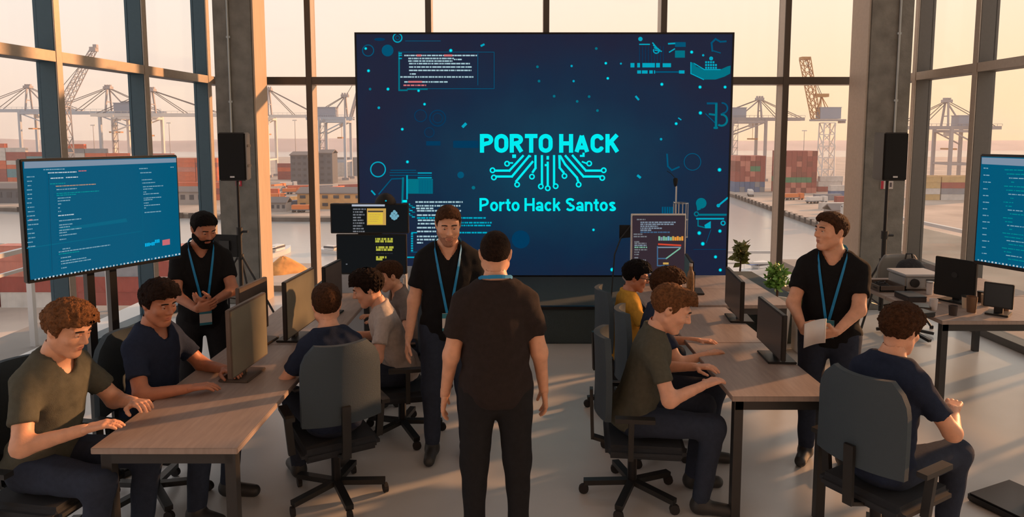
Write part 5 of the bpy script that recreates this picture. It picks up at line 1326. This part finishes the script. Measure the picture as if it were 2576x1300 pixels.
emis('ui_black', (.006, .007, .008)); emis('ui_grey', (.16, .17, .19)); emis('ui_bar', (.42, .46, .54)); emis('ui_yellow', (.70, .50, .05)); emis('ui_amber', (.55, .33, .08)); emis('ui_lime', (.42, .42, .05)); emis('ui_cyan', (.16, .38, .48)); emis('ui_dark', (.02, .022, .025))
def flat_display(name, label, x0, y0, x1, y1, Y, foot, case='black_plastic', base=True, bez=.012, face='ui_black'):
    a, b = at_Y(x0, y1, Y), at_Y(x1, y0, Y); t = thing(name, label, 'monitor', ((a.x + b.x) / 2, Y + .05, foot))
    MB().span((a.x, Y, a.z), (b.x, Y + .04, b.z)).build('casing', case, t, bevel=.004)
    MB().span((a.x + bez, Y - .002, a.z + bez), (b.x - bez, Y + .004, b.z - bez)).build('screen', face, t)
    cx_ = (a.x + b.x) / 2
    if base:
        MB().span((cx_ - .04, Y + .05, foot), (cx_ + .04, Y + .08, (a.z + b.z) / 2)).build('neck', 'black_plastic', t)
        MB().span((cx_ - .14, Y - .02 + .04, foot), (cx_ + .14, Y + .20, foot + .015)).build('foot', 'black_plastic', t, bevel=.004)
    return t, Scr(t, (0, Y - .002, 0), (0, -1, 0), .0015)
low, S1 = flat_display('display', 'large black display with yellow code lines standing on pale cabinet', 848, 589, 1022, 689, YD, zc0, base=False)
MB().span((c0.x + .1, YD + .02, zc0), (c1.x - .1, YD + .16, zc0 + .02)).build('foot', 'black_plastic', low)
rnd = random.Random(31)
for y, x0, x1, m_ in ((601, 944, 988, 'ui_lime'), (607, 944, 988, 'ui_lime'), (614, 944, 986, 'ui_dark'), (622, 946, 990, 'ui_lime'), (628, 946, 990, 'ui_lime'), (637, 946, 988, 'ui_dark'), (647, 946, 972, 'ui_lime'), (652, 946, 964, 'ui_lime')):
    S1.words('code_text', m_, x0, x1, y, 5.4 if m_ == 'ui_lime' else 3, rnd)
S1.rect('status_lamp', 'ui_grey', 870, 663, 874, 665.5); S1.done()
upd, S2 = flat_display('display', 'wide black display with yellow window on top of the larger display', 832, 512, 1027, 587, YD - .03, at_Y(930, 588, YD).z, base=False)
MB().span((at_Y(900, 588, YD).x, YD + .01, at_Y(930, 592, YD).z), (at_Y(960, 588, YD).x, YD + .05, at_Y(930, 560, YD).z)).build('neck', 'black_plastic', upd)
S2.rect('window_bar', 'ui_bar', 885, 514, 968, 519)
for i in range(9): S2.words('code_text', 'ui_grey', 888, 920 - (i * 7) % 11, 526 + i * 7, 3.6, rnd)
S2.rect('yellow_window', 'ui_amber', 923, 524, 971, 566); S2.rect('yellow_window', 'ui_yellow', 925.5, 535, 963, 563.5, 2); S2.rect('yellow_window', 'ui_dark', 925.5, 530, 964, 533, 2)
for i in range(4): S2.words('yellow_text', 'ui_amber', 929, 958 - i * 3, 540 + i * 5.5, 1.6, rnd, 3)
for dx, dy in ((0, -8), (-5, -3), (4, -4), (-8, 3), (0, 2), (8, 3), (-4, 8), (4, 8), (0, 10)): S2.disc('logo', 'ui_cyan', 992 + dx, 540 + dy, 4, 1, 8)
S2.done()
cc = at_Y(970, 512, YD); dm = thing('dome_camera', 'small black dome camera on top of the wide display', 'camera', (cc.x, YD, cc.z))
MB().lathe([(.10, 0), (.10, .015), (.085, .05), (.055, .082), (.02, .098), (.001, .10)], 18, (cc.x, YD, cc.z + .002)).build('dome', 'black_matte', dm, smooth=True)
MB().cyl((cc.x + .02, YD - .093, cc.z + .035), (cc.x + .02, YD - .075, cc.z + .035), .008, n=8).build('lamp', 'led_mid', dm)

# white framed display before the stage, with stand
YW = 6.6
wd, S3 = flat_display('display', 'white framed display with code and coloured charts on the wide desk', 1586, 538, 1727, 690, YW, .74, case='white_paint', bez=.014, face='ui_dark')
emis('ui_wine', (.035, .022, .03)); emis('ui_blue', (.05, .12, .22)); emis('ui_green', (.18, .42, .30)); emis('ui_orange', (.75, .28, .04)); emis('ui_red', (.6, .06, .03)); emis('ui_steel', (.20, .26, .33))
S3.rect('chart', 'ui_wine', 1591, 543, 1722, 684)
for y, x0, x1, m_ in ((552, 1602, 1625, 'ui_grey'), (552, 1628, 1662, 'ui_wine'), (559, 1611, 1700, 'ui_steel'), (564, 1611, 1696, 'ui_steel'), (569, 1611, 1655, 'ui_steel'), (574, 1611, 1665, 'ui_steel'), (579, 1611, 1640, 'ui_steel'), (584, 1611, 1685, 'ui_blue'), (589, 1594, 1618, 'ui_grey'), (595, 1594, 1629, 'ui_grey'),
                      (608, 1596, 1608, 'ui_grey'), (612, 1596, 1628, 'ui_grey'), (617, 1596, 1628, 'ui_steel'), (622, 1596, 1628, 'ui_green'), (628, 1596, 1628, 'ui_grey'), (634, 1596, 1608, 'ui_grey'), (640, 1596, 1607, 'ui_grey'), (648, 1596, 1606, 'ui_grey'), (654, 1596, 1625, 'ui_grey')):
    S3.words('code_text', m_, x0, x1, y, 3.2, rnd, 2)
for i, m_ in enumerate(('ui_green', 'ui_steel', 'ui_green', 'ui_green', 'ui_cyan', 'ui_green', 'ui_amber', 'ui_orange', 'ui_orange', 'ui_amber', 'ui_orange')): S3.rect('chart', m_, 1656 + i * 5.8, 594 + (i % 2) * 2, 1661 + i * 5.8, 605, 2)
S3.line('chart', 'ui_red', [(1657, 614), (1712, 617)], 4, 2); S3.line('chart', 'ui_blue', [(1654, 620), (1654, 668), (1682, 668)], 3, 2); S3.rect('chart', 'ui_amber', 1668, 660, 1682, 665, 3)
S3.line('chart', 'ui_steel', [(1656, 622), (1712, 622)], 3, 2); S3.line('chart', 'ui_green', [(1710, 625), (1676, 650)], 3.4, 2); S3.line('chart', 'ui_blue', [(1656, 650), (1676, 650)], 3, 2)
S3.done()

# microphone on slim stand with wire cage, on the stage
YM = 7.35
pm_ = at_Y(1700, 520, YM); zs_ = ST - .02
ms = thing('microphone_stand', 'slim microphone stand with wire cage behind the white framed display', 'microphone', (pm_.x, YM, zs_))
MB().cyl((pm_.x, YM, zs_ + .02), (pm_.x, YM, at_Y(1700, 468, YM).z), .009, n=10).build('pole', 'silver', ms, smooth=True)
MB().lathe([(.15, 0), (.15, .012), (.02, .03), (.001, .032)], 20, (pm_.x, YM, zs_)).build('base', 'black_plastic', ms, smooth=True)
mt, mb_ = at_Y(1701, 448, YM), at_Y(1699, 468, YM)
MB().lathe([(.010, 0), (.018, .02), (.024, .05), (.026, .075), (.020, .092), (.001, .097)], 14, (mb_.x, YM, mb_.z - .005)).build('microphone', 'black_matte', ms, smooth=True)
MB().tube([at_Y(1697, 446, YM), at_Y(1688, 436, YM), at_Y(1678, 430, YM)], .004, 6).build('boom_tip', 'dark_metal', ms)
ca, cb_ = at_Y(1694, 540, YM), at_Y(1731, 506, YM); cgx, cgr = (ca.x + cb_.x) / 2, (cb_.x - ca.x) / 2; cage = MB()
for k in range(12):
    a_ = 2 * math.pi * k / 12; x, y = cgx + cgr * math.cos(a_), YM + cgr * math.sin(a_); cage.cyl((x, y, ca.z - .25), (x, y, cb_.z - .015 - .01 * math.cos(a_)), .004, n=6)
for z in (cb_.z - .02, ca.z - .24, ca.z - .05): cage.tube([(cgx + cgr * math.cos(2 * math.pi * k / 16), YM + cgr * math.sin(2 * math.pi * k / 16), z) for k in range(17)], .005, 6)
cage.build('wire_cage', 'silver', ms)
ez = thing('folding_easel', 'thin black folding easel standing on the stage beside the white framed display', 'easel', (at_Y(1560, 690, 7.2).x, 7.2, zs_))
MB().tube([at_Y(1592, 560, 7.2), at_Y(1561, 600, 7.2), at_Y(1546, 640, 7.2), Vector((at_Y(1538, 690, 7.2).x, 7.2, zs_ + .005))], .008, 6).build('leg', 'black_plastic', ez)
MB().tube([at_Y(1600, 560, 7.3), Vector((at_Y(1640, 690, 7.3).x, 7.5, zs_ + .005))], .008, 6).build('leg', 'black_plastic', ez)
q0, q1 = at_Y(1558, 600, 7.22), at_Y(1600, 566, 7.22); MB().prism([(q0.x, 7.22, q1.z), (q1.x, 7.22, q1.z), (q1.x, 7.22, q0.z + .02), (q0.x, 7.22, q0.z)], (0, .012, 0)).build('clip_board', 'black_matte', ez)

# tall bottle on the wide desk
bx_ = at_Y(1738, 668, 5.78); mat('bottle_brown', rgb(128, 92, 56), .35, var=.5, vscale=40)
bt = thing('patterned_bottle', 'tall brown patterned bottle standing on the wide brown desk', 'bottle', (bx_.x, 5.78, .74))
MB().lathe([(.030, 0), (.033, .01), (.033, .20), (.028, .25), (.014, .28), (.013, .31)], 16, (bx_.x, 5.78, .74)).build('body', 'bottle_brown', bt, smooth=True); MB().cyl((bx_.x, 5.78, 1.05), (bx_.x, 5.78, 1.075), .016, n=12).build('cap', 'silver', bt)

# potted plants
def potted(name, label, X, Y, z0, pot_r, pot_h, fc, fr_, n, leaf, m, seed, pot_m='white_paint'):
    t = thing(name, label, 'plant', (X, Y, z0))
    MB().lathe([(pot_r * .75, 0), (pot_r, pot_h), (pot_r * .9, pot_h), (pot_r * .86, pot_h * .92), (.001, pot_h * .92)], 20, (X, Y, z0)).build('pot', pot_m, t, smooth=True)
    MB().tube([(X, Y, z0 + pot_h * .9), (X + .01, Y, (z0 + pot_h + fc) / 2), (X, Y, fc)], .012, 6).build('stem', 'bark', t)
    m_ = MB(); foliage(m_, (X, Y, fc), fr_, n, seed, leaf); f = m_.build('foliage', m, t); f['kind'] = 'stuff'
mat('leaf_bright', rgb(104, 150, 60), .55, var=.35, vscale=14); mat('leaf_olive', rgb(112, 118, 58), .6, var=.4, vscale=12)
pb_ = at_Y(1955, 700, 6.75)
potted('potted_bush', 'round bright green bush in a white pot beside the wide brown desk', pb_.x, 6.75, 0, .15, .52, .745, (.10, .10, .13), 420, .06, 'leaf_bright', 3)
pb2 = at_Y(1862, 640, 8.95)
potted('potted_plant', 'olive leaved potted plant standing by the glass beside the video wall', pb2.x, 8.95, 0, .12, .30, .62, (.055, .055, .15), 110, .11, 'leaf_olive', 6, 'grey_plastic')
mat('planter', rgb(206, 204, 200), .5)
pl_ = thing('planter_box', 'white planter box with low green plants between bush and standing person', 'planter', (3.1, 6.66, 0))
MB().span((2.86, 6.55, 0), (3.35, 6.77, .42)).build('box', 'planter', pl_, bevel=.01); m_ = MB(); foliage(m_, (3.1, 6.66, .50), (.24, .09, .12), 260, 9, .08); f_ = m_.build('foliage', 'leaf', pl_); f_['kind'] = 'stuff'

# ---- loudspeakers on tripod stands
mat('grille', (.006, .006, .006), .85, bump=.5, bscale=600); mat('speaker_side', (.02, .018, .016), .5)
def speaker(px0, px1, py0, py1, Y, lab_s, lab_t, yaw, mon=False):
    a, b = at_Y(px0, py1, Y), at_Y(px1, py0, Y); X, w, h = (a.x + b.x) / 2, (b.x - a.x) * .90, b.z - a.z
    t = thing('loudspeaker', lab_s, 'speaker', (X, Y + .16, a.z), 'tripod loudspeakers', math.radians(yaw))
    MB().prism([(-w / 2, -.16, 0), (w / 2, -.16, 0), (w * .36, .16, 0), (-w * .36, .16, 0)], (0, 0, h)).build('cabinet', 'speaker_side', t, local=True, bevel=.012)
    MB().box((0, -.165, h / 2), (w - .02, .012, h - .03)).build('grille', 'grille', t, local=True, bevel=.004)
    MB().box((0, -.173, h * .085), (.05, .004, .018)).build('logo_plate', 'silver', t, local=True)
    for z in (.30, .72): MB().box((w * .43, .02, h * z), (.02, .12, .03)).build('handle', 'black_plastic', t, local=True)
    s = thing('speaker_stand', lab_t, 'stand', (X, Y + .16, 0), 'speaker tripod stands'); c = Vector((X, Y + .16, 0))
    MB().cyl(c + Vector((0, 0, 1.0)), c + Vector((0, 0, a.z)), .0175, n=12).build('pole', 'dark_metal', s, smooth=True)
    MB().cyl(c + Vector((0, 0, .16)), c + Vector((0, 0, 1.05)), .026, n=12).build('lower_pole', 'black_plastic', s, smooth=True)
    MB().cyl(c + Vector((0, 0, 1.0)), c + Vector((0, 0, 1.09)), .038, n=12).build('collar', 'black_plastic', s, smooth=True)
    MB().cyl(c + Vector((.03, 0, 1.04)), c + Vector((.10, 0, 1.04)), .014, n=8).build('knob', 'black_plastic', s)
    MB().cyl(c + Vector((0, 0, .71)), c + Vector((0, 0, .77)), .042, n=12).build('leg_hub', 'black_plastic', s)
    for k in range(3):
        an = math.radians((-20, 100, 220)[k]); e = c + Vector((math.cos(an) * .52, math.sin(an) * .52, .015))
        l = MB().cyl(c + Vector((math.cos(an) * .03, math.sin(an) * .03, .74)), e, .013, n=8).build('leg', 'black_plastic', s); MB().cyl(e + Vector((0, 0, -.012)), e + Vector((0, 0, .02)), .02, n=8).build('rubber_foot', 'rubber', l)
        MB().cyl(c + Vector((0, 0, .22)), c + Vector((math.cos(an) * .28, math.sin(an) * .28, .30)), .008, n=6).build('brace', 'dark_metal', s)
    return c
cL = speaker(546, 616, 333, 455, 7.8, 'black loudspeaker on tripod before the sunlit edge column', 'black tripod stand before the sunlit edge column', 4)
cR = speaker(2219, 2292, 333, 455, 7.5, 'black loudspeaker on tripod before the column by the warm grey fins', 'black tripod stand before the column by the warm grey fins', -3)
# small black monitor clamped near the left tripod
q0, q1 = at_Y(534, 645, 7.3), at_Y(602, 590, 7.3)
sm = thing('field_monitor', 'black monitor seen from behind on a thin stand by the left tripod', 'monitor', ((q0.x + q1.x) / 2, 7.3, 0)); Rm = Matrix.Rotation(math.radians(-12), 3, 'Z')
mc = Vector(((q0.x + q1.x) / 2, 7.3, (q0.z + q1.z) / 2))
MB().box(mc, (q1.x - q0.x, .035, q1.z - q0.z), Rm).build('casing', 'black_matte', sm, bevel=.005); MB().box(mc + Vector((0, -.025, 0)), (.12, .025, .12), Rm).build('mount', 'black_plastic', sm); MB().cyl(mc + Vector((.06, -.028, -.03)), mc + Vector((.06, -.02, -.03)), .008, n=8).build('lamp', 'silver', sm)
MB().cyl((mc.x, 7.32, .02), (mc.x, 7.32, mc.z), .012, n=8).build('pole', 'dark_metal', sm); MB().lathe([(.17, 0), (.17, .01), (.02, .03), (.001, .03)], 18, (mc.x, 7.32, 0)).build('base', 'black_plastic', sm)

# ---- side table equipment
def on(px, Y): return at_Y(px, 740, Y).x
prj = thing('projector', 'grey box projector on the crowded side table', 'projector', (on(2298, 6.3), 6.3, .74)); x = on(2298, 6.3)
MB().box((x, 6.3, .82), (.34, .30, .12)).build('body', 'grey_plastic', prj, bevel=.015); MB().box((x, 6.3, .89), (.36, .32, .02)).build('lid', 'pale_grey', prj, bevel=.006)
MB().cyl((x - .09, 6.13, .82), (x - .09, 6.16, .82), .04, n=16).build('lens', 'black_plastic', prj); MB().box((x + .08, 6.148, .82), (.12, .006, .07)).build('vent', 'mon_slate', prj)
for dx in (-.14, .14):
    for dy in (-.11, .11): MB().cyl((x + dx, 6.3 + dy, .74), (x + dx, 6.3 + dy, .762), .015, n=8).build('foot', 'rubber', prj)
cr_ = thing('equipment_crate', 'low brown tray of cables beside the grey projector', 'tray', (on(2222, 6.25), 6.25, .74)); x = on(2222, 6.25)
MB().box((x, 6.25, .75), (.24, .3, .02)).box((x - .115, 6.25, .775), (.01, .3, .05)).box((x + .115, 6.25, .775), (.01, .3, .05)).box((x, 6.105, .775), (.24, .01, .05)).box((x, 6.395, .775), (.24, .01, .05)).build('tray', 'mon_brown', cr_)
m_ = MB()
for k in range(5): m_.tube([(x - .08 + .02 * k + .05 * math.cos(a_ * .7 + k), 6.17 + .03 * k + .05 * math.sin(a_ * .7), .775 + .006 * k) for a_ in range(10)], .006, 6)
m_.build('cable', 'rubber', cr_)
im = monitor('black monitor seen from behind with round emblem on the side table', (on(2378, 5.75), 5.9), (on(2424, 5.75), 5.6), .78, 1.12, 1, 'black_matte', 'black_matte')
dI = Vector((on(2424, 5.75) - on(2378, 5.75), -.3, 0)).normalized(); nI = Vector((dI.y, -dI.x, 0)); cI = Vector(((on(2378, 5.75) + on(2424, 5.75)) / 2, 5.75, .98)) + nI * .0175
MB().cyl(cI, cI + nI * .002, .025, n=16).build('emblem', 'black_plastic', im)
monitor('small dark monitor among cups on the side table', (on(2486, 5.35), 5.40), (on(2530, 5.35), 5.26), .80, 1.0, 1, 'mon_slate')
mat('cup_paper', rgb(206, 186, 160), .6); mat('can_brown', rgb(120, 92, 70), .35, .3); mat('cup_dark', rgb(60, 50, 46), .5)
for i, (px, Y, r, h, m, lab) in enumerate(((2432, 5.55, .035, .10, 'cup_paper', 'cream paper cup beside the emblem monitor'), (2446, 5.42, .040, .13, 'can_brown', 'wide brown tin on the side table'), (2468, 5.75, .030, .09, 'cup_dark', 'small dark mug behind the brown tin'), (2480, 5.62, .033, .10, 'cup_paper', 'cream paper cup before the small dark monitor'),
                                          (2530, 5.45, .036, .12, 'can_brown', 'brown tin at the end of the side table'), (2350, 5.50, .032, .09, 'sign_white', 'white mug before the emblem monitor'), (2338, 6.05, .030, .11, 'sign_white', 'white bottle beside the grey projector'), (2400, 5.32, .034, .08, 'cup_dark', 'low dark cup at the side table edge'))):
    x = on(px, Y); t = thing('cup', lab, 'cup', (x, Y, .74), 'cups on the side table')
    MB().lathe([(r * .82, 0), (r, h), (r * .92, h), (r * .76, .01), (.001, .01)], 16, (x, Y, .74)).build('body', m, t, smooth=True)
    if i % 2 == 0: MB().lathe([(r * 1.03, h - .006), (r * 1.03, h + .006), (r * .3, h + .008), (.001, h + .008)], 16, (x, Y, .74)).build('lid', 'black_plastic' if m != 'sign_white' else 'silver', t, smooth=True)
for i, (px, Y, w, d_, h, m, lab) in enumerate(((2300, 5.55, .22, .16, .03, 'mon_brown', 'flat brown notebook on the side table'), (2290, 5.85, .16, .22, .05, 'cup_dark', 'dark case in front of the projector'), (2318, 5.30, .18, .12, .04, 'black_plastic', 'flat black adapter box on the side table'))):
    x = on(px, Y); t = thing('equipment_box', lab, 'box', (x, Y, .74)); R_ = Matrix.Rotation(.3 * (i - 1), 3, 'Z')
    MB().box((x, Y, .74 + h * .4), (w, d_, h * .8), R_).build('body', m, t, bevel=.004); MB().box((x, Y, .74 + h * .9), (w * 1.01, d_ * 1.01, h * .2), R_).build('cover', 'mon_slate' if m != 'mon_slate' else m, t, bevel=.002)
# mesh chair with a dark backpack behind the side table
mat('clear_mesh', rgb(128, 126, 122), .5)
xb_ = at_Y(2288, 690, 7.2).x
ch = thing('mesh_chair', 'grey mesh chair behind the side table carrying a dark backpack', 'chair', (xb_, 7.2, 0))
MB().box((xb_, 7.2, .46), (.46, .44, .07)).build('seat', 'chair_seat', ch, bevel=.02)
vs_ = []; nx, nz = 12, 8
for j in range(nz + 1):
    wj = .24 * (1 - .3 * max(0, j / nz - .5) ** 2 * 4)
    for i in range(nx + 1):
        u = -1 + 2 * i / nx; vs_.append((xb_ + u * wj, 7.46 - .05 * u * u, .50 + .36 * j / nz))
bo = MB().add(vs_, [(j * (nx + 1) + i, j * (nx + 1) + i + 1, (j + 1) * (nx + 1) + i + 1, (j + 1) * (nx + 1) + i) for j in range(nz) for i in range(nx)]).build('backrest', 'clear_mesh', ch, smooth=True)
sd_ = bo.modifiers.new('s', 'SOLIDIFY'); sd_.thickness = .02
MB().beam((xb_, 7.42, .42), (xb_, 7.47, .62), .05, .02).build('back_support', 'black_plastic', ch); MB().cyl((xb_, 7.2, .08), (xb_, 7.2, .43), .028, n=12).build('gas_post', 'dark_metal', ch)
for k in range(5):
    a_ = 2 * math.pi * k / 5; MB().beam((xb_, 7.2, .09), (xb_ + .29 * math.cos(a_), 7.2 + .29 * math.sin(a_), .03), .04, .03).build('base_leg', 'black_plastic', ch)
bp = thing('backpack', 'dark backpack resting on the grey mesh chair', 'bag', (xb_ + .02, 7.20, .497)); mat('bag_dark', (.016, .016, .02), .8, var=.3, vscale=20, bump=.4, bscale=60)
def bagf(P): 
    d = ell(P, (0, .02, .17), (.17, .12, .19)); d = smin(d, ell(P, (0, -.09, .11), (.12, .06, .10)), .03); return np.maximum(d + .008 * sn(P, 30, 2), -P[:, 2])
mesh_np('body', [nets(bagf, (-.22, -.2, -.03), (.22, .18, .40), .014)], 'bag_dark', bp); MB().tube([(-.04, .06, .34), (-.03, .06, .40), (.03, .06, .40), (.04, .06, .34)], .009, 6).build('handle', 'black_plastic', bp, local=True)

# ================================================================== HARBOUR HAZE
hz = MB().span((-1300, 60, -40), (1300, 1550, 45)).build('harbour_haze', 'black_plastic')
hm = bpy.data.materials.new('haze'); hm.use_nodes = True; hn_ = hm.node_tree; hn_.nodes.clear()
vo = hn_.nodes.new('ShaderNodeVolumeScatter'); vo.inputs['Color'].default_value = (.95, .93, .92, 1); vo.inputs['Density'].default_value = .00035; vo.inputs['Anisotropy'].default_value = .2
ho = hn_.nodes.new('ShaderNodeOutputMaterial'); hn_.links.new(vo.outputs[0], ho.inputs['Volume'])
hz.data.materials.clear(); hz.data.materials.append(hm)
tag(hz, 'thin warm evening haze over the harbour', 'haze', kind='stuff')
